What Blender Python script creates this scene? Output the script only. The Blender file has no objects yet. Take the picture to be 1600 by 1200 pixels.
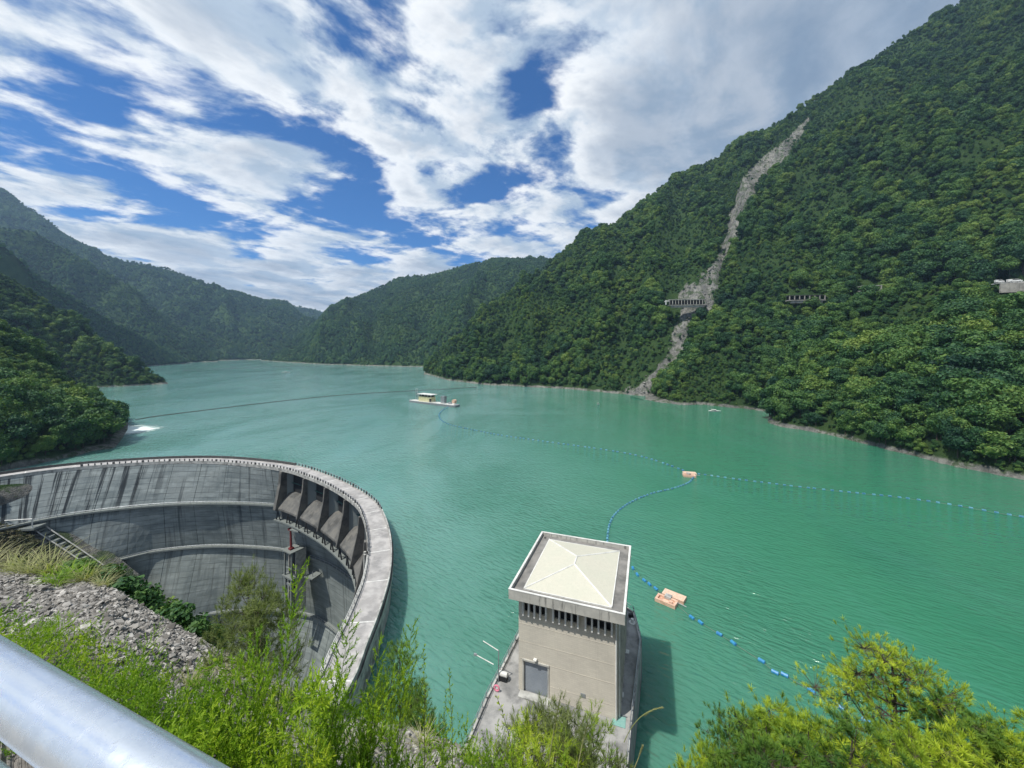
import bpy, math, random
import numpy as np
from mathutils import Vector, Matrix
random.seed(7); RNG = np.random.default_rng(7)
sc = bpy.context.scene
COL = sc.collection
PI = math.pi
HAZE = 0.00007
SKX, SKY_, SKZ = 7.3, -4.0, 2.0
# ------------------------------------------------------------------ camera
CAMZ = 62.0
cd = bpy.data.cameras.new('camera'); cam = bpy.data.objects.new('camera', cd); COL.objects.link(cam)
cam.location = (0, 0, CAMZ); cam.rotation_euler = (PI/2, 0, 0)
cd.sensor_width = 36; cd.lens = 36*600/1600; cd.shift_y = -55/1600
cd.clip_start = .05; cd.clip_end = 12000
sc.camera = cam
# ------------------------------------------------------------------ sun, sky, exposure
SUN = Vector((-.44, -.30, 1.0)).normalized()
sd = bpy.data.lights.new('sun', 'SUN'); so = bpy.data.objects.new('sun', sd); COL.objects.link(so)
sd.energy = 4.4; sd.angle = math.radians(.7); sd.color = (1, .955, .88)
so.rotation_euler = SUN.to_track_quat('Z', 'Y').to_euler()
sc.view_settings.view_transform = 'Standard'; sc.view_settings.look = 'None'
sc.view_settings.exposure = 0.20; sc.view_settings.gamma = 1; sc.view_settings.use_curve_mapping = False

class NT:
    def __init__(s, tree): s.t = tree; s.n = tree.nodes; s.l = tree.links
    def add(s, typ, ins=None, **kw):
        n = s.n.new(typ)
        for k, v in kw.items(): setattr(n, k, v)
        if ins:
            for k, v in ins.items():
                if isinstance(v, bpy.types.NodeSocket): s.l.new(v, n.inputs[k])
                else: n.inputs[k].default_value = v
        return n
    def math(s, op, a, b=0.0, c=None, clamp=False):
        n = s.add('ShaderNodeMath', operation=op, use_clamp=clamp)
        for i, x in enumerate((a, b, c)):
            if x is None: continue
            if isinstance(x, bpy.types.NodeSocket): s.l.new(x, n.inputs[i])
            else: n.inputs[i].default_value = x
        return n.outputs[0]
    def noise(s, vec, scale, detail=4, rough=.55, dist=0.0):
        return s.add('ShaderNodeTexNoise', {'Vector': vec, 'Scale': scale, 'Detail': detail, 'Roughness': rough, 'Distortion': dist}).outputs[0]
    def ramp(s, fac, stops, interp='LINEAR'):
        r = s.add('ShaderNodeValToRGB', {'Fac': fac}); cr = r.color_ramp; cr.interpolation = interp
        while len(cr.elements) < len(stops): cr.elements.new(.5)
        for e, (p, c) in zip(cr.elements, stops):
            e.position = p; e.color = (c, c, c, 1) if isinstance(c, (int, float)) else (*c, 1)
        return r.outputs[0]
    def mix(s, fac, a, b, mode='MIX'):
        n = s.add('ShaderNodeMix', data_type='RGBA', blend_type=mode)
        for i, x in ((0, fac), (6, a), (7, b)):
            if isinstance(x, bpy.types.NodeSocket): s.l.new(x, n.inputs[i])
            elif isinstance(x, (int, float)) : n.inputs[i].default_value = x
            else: n.inputs[i].default_value = (*x, 1)
        return n.outputs[2]
    def mapping(s, vec, scale=(1, 1, 1), rot=(0, 0, 0), loc=(0, 0, 0)):
        return s.add('ShaderNodeMapping', {'Vector': vec, 'Scale': scale, 'Rotation': rot, 'Location': loc}).outputs[0]
    def smooth(s, v, a, b, lo=0.0, hi=1.0):
        n = s.add('ShaderNodeMapRange', {'Value': v, 'From Min': a, 'From Max': b, 'To Min': lo, 'To Max': hi}, interpolation_type='SMOOTHSTEP')
        return n.outputs[0]

w = bpy.data.worlds.new('World'); sc.world = w; w.use_nodes = True
W = NT(w.node_tree); W.n.clear()
sky = W.add('ShaderNodeTexSky', sky_type='NISHITA', sun_disc=False, sun_elevation=math.asin(SUN.z),
            sun_rotation=math.atan2(SUN.x, SUN.y), altitude=1400, air_density=1.0, dust_density=.6, ozone_density=2.2)
gen = W.add('ShaderNodeTexCoord').outputs['Generated']
sep = W.add('ShaderNodeSeparateXYZ', {'Vector': gen}); X, Y, Z = sep.outputs
zc = W.math('ADD', W.math('MAXIMUM', Z, 0.0), .10)
px = W.math('DIVIDE', X, zc); py = W.math('DIVIDE', Y, zc)
pl = W.add('ShaderNodeCombineXYZ', {'X': px, 'Y': py, 'Z': 0.0}).outputs[0]
# clouds drawn out along the valley
pa = W.mapping(W.mapping(pl, rot=(0, 0, math.radians(40))), scale=(1.0, .80, 1), loc=(SKX, SKY_, SKZ))
wp = W.add('ShaderNodeTexNoise', {'Vector': pa, 'Scale': .9, 'Detail': 3}, noise_dimensions='3D').outputs['Color']
pw = W.add('ShaderNodeVectorMath', operation='MULTIPLY_ADD'); W.l.new(wp, pw.inputs[0]); pw.inputs[1].default_value = (.38, .38, 0); W.l.new(pa, pw.inputs[2])
pv = pw.outputs[0]
n1 = W.noise(pv, 2.5, 12, .58)
pv2 = W.add('ShaderNodeVectorMath', operation='ADD'); W.l.new(pv, pv2.inputs[0]); pv2.inputs[1].default_value = (-.10, -.05, 0)
n1b = W.noise(pv2.outputs[0], 2.5, 7, .58)
n2 = W.noise(pv, .42, 5, .5)
# coverage: open blue towards the left and centre, closed cloud towards the right (x/y > .5)
az = W.math('ARCTAN2', X, Y)
cov = W.smooth(az, .02, .62, 0.0, .20)
covl = W.smooth(Z, .03, .30, .12, 0.0)
dens = W.math('ADD', W.math('ADD', W.math('MULTIPLY', n1, .72), W.math('MULTIPLY', n2, .36)), W.math('ADD', cov, covl))
mask = W.smooth(dens, .478, .57)
thick = W.smooth(dens, .54, .74)
lit = W.smooth(W.math('SUBTRACT', n1, n1b), -.09, .10)
cl_w = W.mix(lit, (.45, .56, .69), (1.0, 1.02, 1.03))
big = W.smooth(W.noise(pv, .8, 4, .5), .47, .66)
cl = W.mix(W.math('MULTIPLY', W.math('MAXIMUM', W.math('MULTIPLY', thick, .75), W.math('MULTIPLY', big, thick)), .92), cl_w, (.19, .275, .40))
soft = W.noise(pv, 2.6, 6, .6)
cl = W.mix(W.smooth(soft, .40, .75, 0, .35), cl, (.80, .87, .95))
bg1 = W.add('ShaderNodeBackground', {'Color': W.mix(1.0, sky.outputs[0], (.27, .78, 1.28), 'MULTIPLY'), 'Strength': .09})
bg2 = W.add('ShaderNodeBackground', {'Color': cl, 'Strength': .92})
mx = W.add('ShaderNodeMixShader', {0: mask}); W.l.new(bg1.outputs[0], mx.inputs[1]); W.l.new(bg2.outputs[0], mx.inputs[2])
W.add('ShaderNodeOutputWorld', {'Surface': mx.outputs[0]})
w.cycles.sampling_method = 'MANUAL'; w.cycles.sample_map_resolution = 512

# ------------------------------------------------------------------ helpers
def P(u, v, y): return Vector(((u-800)/600*y, y, CAMZ-(v-545)/600*y))
def G(u, v, z=0.0): return P(u, v, (CAMZ-z)*600/(v-545))
def vnoise(x, y, seed=0):
    xi = np.floor(x).astype(np.int64); yi = np.floor(y).astype(np.int64); fx = x-xi; fy = y-yi
    fx = fx*fx*(3-2*fx); fy = fy*fy*(3-2*fy)
    def h(a, b):
        n = (a*374761393 + b*668265263 + seed*1442695041) & 0xffffffff
        n = ((n ^ (n >> 13))*1274126177) & 0xffffffff
        return ((n ^ (n >> 16)) & 0xffff)/65535.0
    return (h(xi, yi)*(1-fx)+h(xi+1, yi)*fx)*(1-fy)+(h(xi, yi+1)*(1-fx)+h(xi+1, yi+1)*fx)*fy
def fbm(x, y, seed=0, octv=4, gain=.5):
    s = np.zeros_like(x, dtype=float); a = 1.0; t = 0
    for o in range(octv):
        s += a*(vnoise(x*2**o+17.3*o, y*2**o-9.1*o, seed+o)*2-1); t += a; a *= gain
    return s/t
def mesh(name, V, F, uv=None, smooth=False, mats=(), mi=None):
    me = bpy.data.meshes.new(name)
    me.from_pydata([tuple(map(float, v)) for v in V] if not isinstance(V, np.ndarray) else V.tolist(), [], F if not isinstance(F, np.ndarray) else F.tolist())
    for m in mats: me.materials.append(m)
    if mi is not None: me.polygons.foreach_set('material_index', mi)
    if smooth: me.polygons.foreach_set('use_smooth', [True]*len(me.polygons))
    if uv is not None:
        l = me.uv_layers.new(name='UVMap'); li = np.empty(len(me.loops), dtype=np.int32); me.loops.foreach_get('vertex_index', li)
        l.data.foreach_set('uv', np.asarray(uv, dtype=np.float32)[li].ravel())
    me.update(); return me
def link(name, me, parent=None, loc=None, label=None, cat=None, group=None, kind=None):
    o = bpy.data.objects.new(name, me); COL.objects.link(o)
    if parent: o.parent = parent
    if loc is not None: o.location = loc
    if label: o['label'] = label
    if cat: o['category'] = cat
    if group: o['group'] = group
    if kind: o['kind'] = kind
    return o
def thing(name, label, cat, loc=(0, 0, 0), rz=0, group=None):
    o = link(name, None, None, loc, label, cat, group); o.rotation_euler = (0, 0, rz); return o
class MB:
    def __init__(s): s.V = []; s.F = []; s.M = []
    def box(s, c, d, rz=0, mi=0, R=None):
        cx, cy, cz = c; dx, dy, dz = d[0]/2, d[1]/2, d[2]/2; b = len(s.V)
        R = R or Matrix.Rotation(rz, 3, 'Z')
        for i in range(8):
            v = R @ Vector(((dx if i & 1 else -dx), (dy if i & 2 else -dy), (dz if i & 4 else -dz)))
            s.V.append((v.x+cx, v.y+cy, v.z+cz))
        for f in ((0, 2, 3, 1), (4, 5, 7, 6), (0, 1, 5, 4), (2, 6, 7, 3), (0, 4, 6, 2), (1, 3, 7, 5)):
            s.F.append(tuple(b+i for i in f)); s.M.append(mi)
        return s
    def tube(s, pts, r, n=6, mi=0, cap=True):
        pts = [Vector(p) for p in pts]; rs = r if hasattr(r, '__len__') else [r]*len(pts); b = len(s.V)
        for i, p in enumerate(pts):
            d = (pts[min(i+1, len(pts)-1)]-pts[max(i-1, 0)]).normalized()
            a = d.cross(Vector((0, 0, 1)) if abs(d.z) < .9 else Vector((1, 0, 0))).normalized(); c = d.cross(a)
            for k in range(n):
                t = 2*PI*k/n; q = p+(a*math.cos(t)+c*math.sin(t))*rs[i]; s.V.append(tuple(q))
        for i in range(len(pts)-1):
            for k in range(n):
                s.F.append((b+i*n+k, b+i*n+(k+1) % n, b+(i+1)*n+(k+1) % n, b+(i+1)*n+k)); s.M.append(mi)
        if cap:
            s.F.append(tuple(b+k for k in range(n))[::-1]); s.M.append(mi)
            s.F.append(tuple(b+(len(pts)-1)*n+k for k in range(n))); s.M.append(mi)
        return s
    def poly(s, pts, mi=0):
        b = len(s.V); s.V += [tuple(p) for p in pts]; s.F.append(tuple(range(b, b+len(pts)))); s.M.append(mi); return s
    def prism(s, pts, z0, z1, mi=0):
        n = len(pts); b = len(s.V)
        s.V += [(p[0], p[1], z0) for p in pts]+[(p[0], p[1], z1) for p in pts]
        s.F.append(tuple(range(b, b+n))[::-1]); s.F.append(tuple(range(b+n, b+2*n))); s.M += [mi, mi]
        for i in range(n):
            j = (i+1) % n; s.F.append((b+i, b+j, b+n+j, b+n+i)); s.M.append(mi)
        return s
    def grid(s, rows, mi=0, flip=False):
        b = len(s.V); m = len(rows[0])
        for r in rows: s.V += [tuple(p) for p in r]
        for i in range(len(rows)-1):
            for j in range(m-1):
                f = (b+i*m+j, b+i*m+j+1, b+(i+1)*m+j+1, b+(i+1)*m+j); s.F.append(f[::-1] if flip else f); s.M.append(mi)
        return s
    def me(s, name, mats, smooth=False): return mesh(name, s.V, s.F, mats=mats, mi=s.M, smooth=smooth)
    def obj(s, name, mat, parent=None, smooth=False, **k):
        return link(name, s.me(name, mat if isinstance(mat, (list, tuple)) else [mat], smooth), parent, **k)
def bx(name, mat, parent, c, d, rz=0, **k): return MB().box(c, d, rz).obj(name, mat, parent, **k)

# ------------------------------------------------------------------ materials
def newmat(name):
    m = bpy.data.materials.new(name); m.use_nodes = True; t = NT(m.node_tree); t.n.clear()
    return m, t
def finish(t, color, rough=.8, normal=None, metal=0.0, spec=.5, ior=1.45, **extra):
    ins = {'Base Color': color if isinstance(color, bpy.types.NodeSocket) else (*color, 1), 'Roughness': rough, 'Metallic': metal,
           'Specular IOR Level': spec, 'IOR': ior, **extra}
    if normal is not None: ins['Normal'] = normal
    p = t.add('ShaderNodeBsdfPrincipled', ins)
    t.add('ShaderNodeOutputMaterial', {'Surface': p.outputs[0]}); return p
def basic(name, c1, c2=None, scale=1.0, rough=.8, bump=.2, bscale=None, metal=0.0, dirt=None, dist=.05, spec=.5):
    m, t = newmat(name); g = t.add('ShaderNodeNewGeometry').outputs['Position']
    n = t.noise(g, scale, 6, .6); col = t.mix(t.smooth(n, .35, .65), c1, c2 or tuple(x*.8 for x in c1))
    if dirt: col = t.mix(t.smooth(t.noise(g, scale*.4+.07, 7, .65), .48, .66, 0, .8), col, dirt)
    b = t.add('ShaderNodeBump', {'Strength': bump, 'Distance': dist, 'Height': t.noise(g, bscale or scale*6, 5, .6)}).outputs[0]
    finish(t, col, rough, b, metal, spec); return m
# --- weathered dam concrete: UV = metres along the arch, metres of height
def dam_concrete(name, base=(.175, .20, .205), streak=1.0):
    m, t = newmat(name); uv = t.add('ShaderNodeUVMap', uv_map='UVMap').outputs[0]; s = t.add('ShaderNodeSeparateXYZ', {'Vector': uv})
    uu, vv = s.outputs[0], s.outputs[1]
    big = t.noise(uv, .045, 5, .6); mid = t.noise(t.mapping(uv, (.12, .45, 1)), 1.0, 6, .65)
    col = t.mix(t.smooth(big, .35, .65), base, tuple(x*k for x, k in zip(base, (.62, .66, .68))))
    col = t.mix(t.smooth(mid, .4, .7, 0, .7), col, tuple(x*1.5 for x in base))
    # lift lines every 2.3 m, uneven in darkness
    fr = t.math('FRACT', t.math('DIVIDE', t.math('ADD', vv, 200.0), 2.3))
    ln = t.math('LESS_THAN', fr, .09); lv = t.noise(t.mapping(uv, (.10, .43, 1)), 1.0, 2, .5)
    lift = t.math('MULTIPLY', ln, t.smooth(lv, .38, .62, .15, .9))
    col = t.mix(lift, col, (.05, .06, .065))
    cell = t.add('ShaderNodeTexWhiteNoise', {'Vector': t.add('ShaderNodeCombineXYZ', {'X': t.math('FLOOR', t.math('DIVIDE', uu, 13.5)), 'Y': t.math('FLOOR', t.math('DIVIDE', t.math('ADD', vv, 200.0), 2.3)), 'Z': 0.0}).outputs[0]}, noise_dimensions='3D').outputs[0]
    col = t.mix(t.math('MULTIPLY', cell, .38), col, (.10, .125, .135))
    # dark runs of damp and algae down the face
    st = t.noise(t.mapping(uv, (.42, .018, 1)), 1.0, 5, .62)
    st2 = t.noise(t.mapping(uv, (1.6, .05, 1)), 1.0, 4, .6)
    sk = t.math('MULTIPLY', t.smooth(st, .52, .65, 0, streak), t.smooth(st2, .3, .65, .35, 1))
    col = t.mix(t.math('MULTIPLY', sk, .75), col, (.03, .036, .04))
    bl1 = t.noise(t.mapping(uv, (.33, .012, 1), loc=(5, 2, 0)), 1.0, 4, .7); top = t.math('MULTIPLY', t.smooth(vv, -26.0, 2.0), t.smooth(uu, 120.0, 60.0))
    col = t.mix(t.math('MULTIPLY', t.smooth(bl1, .50, .58, 0, .92*streak), t.smooth(t.math('ADD', top, t.math('MULTIPLY', t.noise(uv, .15, 4), .4)), .35, .9)), col, (.014, .018, .022))
    col = t.mix(t.smooth(vv, -14.0, -45.0, 0, .22), col, (.24, .265, .22))
    wst = t.noise(t.mapping(uv, (1.1, .03, 1), loc=(31, 3, 0)), 1.0, 5, .65)
    col = t.mix(t.smooth(wst, .60, .72, 0, .35), col, (.34, .36, .34))
    ge = t.add('ShaderNodeNewGeometry').outputs['Position']
    h = t.math('SUBTRACT', t.math('MULTIPLY', t.noise(ge, .8, 6, .6), 1.0), t.math('MULTIPLY', ln, .35))
    finish(t, col, .88, t.add('ShaderNodeBump', {'Strength': .35, 'Distance': .25, 'Height': h}).outputs[0], spec=.25); return m
M = {}
M['dam'] = dam_concrete('dam_concrete', (.225, .25, .245))
M['dam_light'] = dam_concrete('ledge_concrete', (.20, .215, .20), .9)
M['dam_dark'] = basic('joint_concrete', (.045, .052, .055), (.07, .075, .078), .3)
M['road'] = basic('road_concrete', (.42, .405, .39), (.30, .29, .28), .35, .85, .15, dirt=(.22, .215, .21))
M['white'] = basic('white_paint', (.72, .72, .68), (.55, .55, .52), .7, .6, .1)
M['parapet'] = basic('parapet_concrete', (.46, .46, .43), (.30, .30, .28), .6, .8, .2, dirt=(.12, .12, .115))
M['spill'] = basic('shaded_spillway_concrete', (.15, .145, .13), (.10, .10, .095), .35, .85, .3, dirt=(.05, .05, .048))  # darkened concrete: shade of the sunless chutes put into the colour
M['post'] = basic('dark_post', (.05, .05, .05), (.09, .09, .085), 1.2)
M['deck'] = basic('deck_concrete', (.34, .335, .32), (.20, .20, .195), .35, .85, .25, dirt=(.095, .097, .095))
M['gutter'] = basic('roof_screed', (.17, .165, .155), (.24, .23, .215), .5, .9, .2, dirt=(.10, .10, .095))
M['metal'] = basic('galvanised_metal', (.42, .44, .46), (.3, .31, .33), 3, .45, .1, metal=.6)
M['orange'] = basic('pontoon_orange', (.60, .36, .25), (.70, .50, .38), 1.5, .6, .1, dirt=(.45, .26, .18))
M['buff'] = basic('bleached_planking', (.70, .52, .40), (.62, .42, .30), 2, .7, .1)
M['blue'] = basic('float_blue', (.025, .17, .42), (.05, .28, .48), 2.0, .32, .05)
M['blue_old'] = basic('float_blue_faded', (.03, .13, .27), (.12, .33, .42), .9, .45, .05)
M['rope'] = basic('wet_rope', (.10, .14, .12), (.2, .22, .18), 6)
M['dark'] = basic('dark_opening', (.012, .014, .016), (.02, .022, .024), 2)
M['red'] = basic('red_paint', (.12, .018, .018), (.2, .03, .03), 2)
M['yellow'] = basic('faded_yellow', (.50, .46, .24), (.62, .58, .36), .6, .7)
M['steel'] = basic('grey_steel', (.20, .22, .23), (.3, .32, .33), 1, .5, metal=.3)
M['shutter'] = basic('blue_grey_shutter', (.235, .265, .30), (.27, .30, .335), .6, .5, .1)
M['bark'] = basic('bark', (.085, .065, .05), (.05, .04, .032), 3, .9, .6)
M['bark_pale'] = basic('pale_bark', (.30, .27, .23), (.2, .18, .15), 3, .9, .4)
M['rock_pale'] = basic('shore_rock', (.40, .38, .33), (.27, .26, .23), .3, .9, .7, dirt=(.15, .14, .12), dist=.5)

def wall_mat():
    m, t = newmat('beige_mosaic_wall'); tc = t.add('ShaderNodeTexCoord').outputs['Object']; s = t.add('ShaderNodeSeparateXYZ', {'Vector': tc})
    n = t.noise(tc, .25, 6, .6); col = t.mix(t.smooth(n, .3, .7), (.62, .58, .49), (.55, .515, .44))
    bk = t.add('ShaderNodeTexBrick', {'Vector': t.mapping(tc, (1, 1, 1), rot=(PI/2, 0, 0)), 'Color1': (1, 1, 1, 1), 'Color2': (.93, .93, .93, 1), 'Mortar': (.85, .85, .85, 1), 'Scale': 1.0, 'Brick Width': .9, 'Row Height': .3, 'Mortar Size': .02}).outputs[0]
    col = t.mix(1.0, col, bk, 'MULTIPLY')
    stn = t.noise(t.mapping(tc, (1.2, 1.2, .10)), 1.0, 6, .65); col = t.mix(t.smooth(stn, .55, .75, 0, .28), col, (.30, .27, .23))
    sp = t.noise(t.mapping(tc, (.9, .9, 2.5)), 1.0, 4, .7); col = t.mix(t.smooth(sp, .70, .73, 0, .7), col, (.12, .10, .09))
    b = t.add('ShaderNodeBump', {'Strength': .2, 'Distance': .03, 'Height': t.noise(tc, 8, 4)}).outputs[0]
    finish(t, col, .85, b, spec=.2); return m
M['wall'] = wall_mat()
def fascia_mat():
    m, t = newmat('weathered_fascia'); tc = t.add('ShaderNodeTexCoord').outputs['Object']
    col = t.mix(t.smooth(t.noise(tc, .5, 6, .6), .35, .65), (.50, .49, .44), (.40, .395, .36))
    stn = t.noise(t.mapping(tc, (1.6, 1.6, .25)), 1.0, 7, .7); col = t.mix(t.smooth(stn, .52, .66, 0, .75), col, (.10, .10, .095))
    finish(t, col, .85, t.add('ShaderNodeBump', {'Strength': .25, 'Distance': .03, 'Height': t.noise(tc, 6, 5)}).outputs[0], spec=.2); return m
M['fascia'] = fascia_mat()
def roof_mat():
    m, t = newmat('cream_roof_tiles'); uv = t.add('ShaderNodeUVMap', uv_map='UVMap').outputs[0]
    bk = t.add('ShaderNodeTexBrick', {'Vector': uv, 'Color1': (.54, .52, .43, 1), 'Color2': (.50, .485, .40, 1), 'Mortar': (.52, .51, .43, 1), 'Scale': 1.0, 'Brick Width': .42, 'Row Height': .42, 'Mortar Size': .035, 'Mortar Smooth': .2}, offset=0.0)
    g = t.add('ShaderNodeNewGeometry').outputs['Position']
    col = t.mix(t.smooth(t.noise(g, .35, 5, .6), .4, .65, 0, .35), bk.outputs[0], (.48, .49, .40))
    b = t.add('ShaderNodeBump', {'Strength': .25, 'Distance': .02, 'Height': t.math('SUBTRACT', 1.0, bk.outputs[1])}).outputs[0]
    finish(t, col, .7, b, spec=.3); return m
M['roof'] = roof_mat()
def water_mat():
    m, t = newmat('lake_water'); g = t.add('ShaderNodeNewGeometry').outputs['Position']; s = t.add('ShaderNodeSeparateXYZ', {'Vector': g})
    # milkier left, greener right bay; sky and mountain reflections put into the colour too
    sd_ = t.smooth(t.math('ADD', t.math('SUBTRACT', s.outputs[0], t.math('MULTIPLY', s.outputs[1], .12)), t.math('MULTIPLY', t.noise(g, .006, 4, .6), 120.0)), -50.0, 150.0)
    col = t.mix(sd_, (.125, .265, .235), (.034, .170, .096))
    pn = t.noise(t.mapping(g, (1, .6, 1)), .011, 6, .6, 1.2); col = t.mix(t.smooth(pn, .42, .62, 0, .42), col, (.026, .135, .085))
    fo = t.noise(t.mapping(g, (1, .45, 1), rot=(0, 0, .3)), .03, 5, .6, .6); col = t.mix(t.smooth(fo, .5, .75, 0, .3), col, (.06, .21, .155))
    a = t.noise(t.mapping(t.mapping(g, rot=(0, 0, .62)), (.42, 1.25, 1)), .80, 1.5, .45, .5)
    b = t.noise(t.mapping(g, (1, 1.7, 1), rot=(0, 0, .2)), 2.6, 3, .6)
    c = t.noise(t.mapping(g, (.5, 1.4, 1), rot=(0, 0, .4)), .16, 3, .5)
    h = t.math('ADD', t.math('ADD', a, t.math('MULTIPLY', b, .10)), t.math('MULTIPLY', c, .7))
    cam_d = t.math('SQRT', t.math('ADD', t.math('POWER', s.outputs[0], 2.0), t.math('POWER', s.outputs[1], 2.0)))
    gust = t.smooth(t.noise(t.mapping(g, (1, .5, 1)), .018, 4, .6), .35, .65, .35, 1.0)
    bu = t.add('ShaderNodeBump', {'Strength': gust, 'Distance': 1.0, 'Height': h}).outputs[0]
    pr = finish(t, col, .07, bu, ior=1.333, **{'Subsurface Weight': .5, 'Subsurface Radius': (3.0, 7.0, 6.0), 'Subsurface Scale': 1.0}); pr.subsurface_method = 'BURLEY'; return m
M['water'] = water_mat()
def rock_mat(name, c1, c2, c3, sc_=1.0, dist=.1):
    m, t = newmat(name); g = t.add('ShaderNodeNewGeometry').outputs['Position']
    v = t.add('ShaderNodeTexVoronoi', {'Vector': g, 'Scale': 14*sc_}, feature='F1'); n = t.noise(g, 2.2*sc_, 7, .65)
    col = t.mix(t.smooth(v.outputs['Color'], .1, .9), c1, c2); col = t.mix(t.smooth(n, .45, .65, 0, .8), col, c3)
    h = t.math('ADD', t.math('MULTIPLY', v.outputs['Distance'], -.6), n)
    finish(t, col, .9, t.add('ShaderNodeBump', {'Strength': .8, 'Distance': dist, 'Height': h}).outputs[0], spec=.2); return m
M['rock'] = rock_mat('crumbly_rock', (.28, .265, .24), (.16, .15, .14), (.085, .08, .07))
def stone_mat():
    m, t = newmat('loose_stone'); r = t.add('ShaderNodeObjectInfo').outputs['Random']; g = t.add('ShaderNodeNewGeometry').outputs['Position']
    col = t.ramp(r, [(0, (.08, .075, .068)), (.45, (.19, .18, .165)), (.85, (.33, .315, .29)), (1, (.50, .48, .45))])
    finish(t, t.mix(t.smooth(t.noise(g, 20, 4), .4, .7, 0, .4), col, (.14, .13, .115)), .85, spec=.3); return m
M['stone'] = stone_mat()
def hill_mat(name, soil=(.026, .055, .018), soil2=(.045, .08, .026)):
    m, t = newmat(name); g = t.add('ShaderNodeNewGeometry').outputs['Position']; z = t.add('ShaderNodeSeparateXYZ', {'Vector': g}).outputs[2]
    scar = t.add('ShaderNodeAttribute', attribute_name='scar').outputs['Fac']
    n = t.noise(g, .05, 7, .65); n2 = t.noise(g, .5, 5, .6)
    col = t.mix(t.smooth(n, .35, .65), soil, soil2)
    rk = t.mix(t.smooth(n2, .3, .7), (.22, .215, .20), (.11, .112, .105)); rk = t.mix(t.smooth(n, .4, .6, 0, .5), rk, (.38, .37, .33))
    gul = t.noise(t.mapping(g, (.3, .3, .06)), 1.0, 5, .7); rk = t.mix(t.smooth(gul, .45, .6, 0, .6), rk, (.085, .09, .08)); rk = t.mix(t.smooth(t.noise(g, .11, 5, .7), .51, .58, 0, .75), rk, (.045, .08, .026))
    col = t.mix(t.smooth(t.math('ADD', scar, t.math('MULTIPLY', t.math('SUBTRACT', n2, .5), .5)), .35, .6), col, rk)
    sh = t.smooth(t.math('ADD', z, t.math('MULTIPLY', t.math('SUBTRACT', t.noise(g, .08, 4), .5), 5.0)), 1.6, 3.4, 1, 0)
    col = t.mix(sh, col, rk)
    finish(t, col, .95, t.add('ShaderNodeBump', {'Strength': 1.0, 'Distance': 1.2, 'Height': t.math('ADD', n2, t.noise(g, 2.2, 4))}).outputs[0], spec=.1); return m
M['hill'] = hill_mat('hill_ground')
def leaf_mat(name, cols, wscale=.012, trans=.2, var=.6, world=True, rough=.6):
    m, t = newmat(name); g = t.add('ShaderNodeNewGeometry'); r = t.add('ShaderNodeObjectInfo').outputs['Random']
    f = t.math('MULTIPLY', r, var)
    if world: f = t.math('ADD', f, t.math('MULTIPLY', t.smooth(t.noise(g.outputs['Position'], wscale, 4, .6), .3, .7), 1-var))
    f = t.math('ADD', f, t.math('MULTIPLY', t.math('SUBTRACT', g.outputs['Random Per Island'], .5), .35))
    n = len(cols); col = t.ramp(f, [(i/(n-1), c) for i, c in enumerate(cols)])
    d = t.add('ShaderNodeBsdfPrincipled', {'Base Color': col, 'Roughness': rough, 'Specular IOR Level': .25})
    tr = t.add('ShaderNodeBsdfTranslucent', {'Color': t.mix(1.0, col, (1.2, 1.35, .5), 'MULTIPLY')})
    mx = t.add('ShaderNodeMixShader', {0: trans}); t.l.new(d.outputs[0], mx.inputs[1]); t.l.new(tr.outputs[0], mx.inputs[2])
    t.add('ShaderNodeOutputMaterial', {'Surface': mx.outputs[0]}); return m
M['leaf'] = leaf_mat('forest_leaves', [(.012, .045, .027), (.036, .10, .036), (.090, .175, .040), (.19, .26, .055)])
M['leaf_far'] = leaf_mat('far_forest_leaves', [(.018, .060, .038), (.036, .10, .048), (.070, .155, .055), (.12, .20, .06)], .006)  # bluish ramp: distance haze put into the far leaf colour
M['feather'] = leaf_mat('feathery_leaves', [(.08, .18, .02), (.22, .36, .022), (.42, .50, .035)], 1.0, .4, .4)
M['pine'] = leaf_mat('pine_needles', [(.06, .14, .022), (.25, .36, .03), (.50, .58, .05)], 1.2, .35, .3)
M['olive'] = leaf_mat('olive_needles', [(.08, .12, .04), (.15, .19, .06), (.20, .24, .08)], 1.2, .35, .3)
M['cone'] = leaf_mat('conifer_leaves', [(.04, .11, .022), (.11, .21, .028), (.20, .30, .04)], .9, .3, .3)
M['straw'] = leaf_mat('dry_grass_blades', [(.20, .24, .08), (.36, .36, .18), (.52, .48, .32)], 1.2, .35, .5)
M['brush'] = leaf_mat('dry_brush_leaves', [(.05, .065, .03), (.10, .10, .05), (.14, .12, .075), (.10, .15, .05)], .05, .2, .6)
m, t = newmat('lake_foam'); g = t.add('ShaderNodeNewGeometry').outputs['Position']; uvn = t.add('ShaderNodeUVMap', uv_map='UVMap').outputs[0]
uvs = t.add('ShaderNodeSeparateXYZ', {'Vector': uvn})
edge = t.math('SUBTRACT', 1.0, t.math('MULTIPLY', t.math('ABSOLUTE', t.math('SUBTRACT', uvs.outputs[1], .5)), 2.0))
fall = t.math('MULTIPLY', edge, t.smooth(uvs.outputs[0], .25, 1, 1, 0))
al = t.smooth(t.math('ADD', fall, t.math('MULTIPLY', t.math('SUBTRACT', t.noise(t.mapping(g, (.5, 2, 1)), .25, 6, .65), .5), .9)), .25, .65)
b = t.add('ShaderNodeBsdfPrincipled', {'Base Color': (.75, .85, .82, 1), 'Roughness': .7, 'Alpha': al}); t.add('ShaderNodeOutputMaterial', {'Surface': b.outputs[0]}); M['foam'] = m

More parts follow.
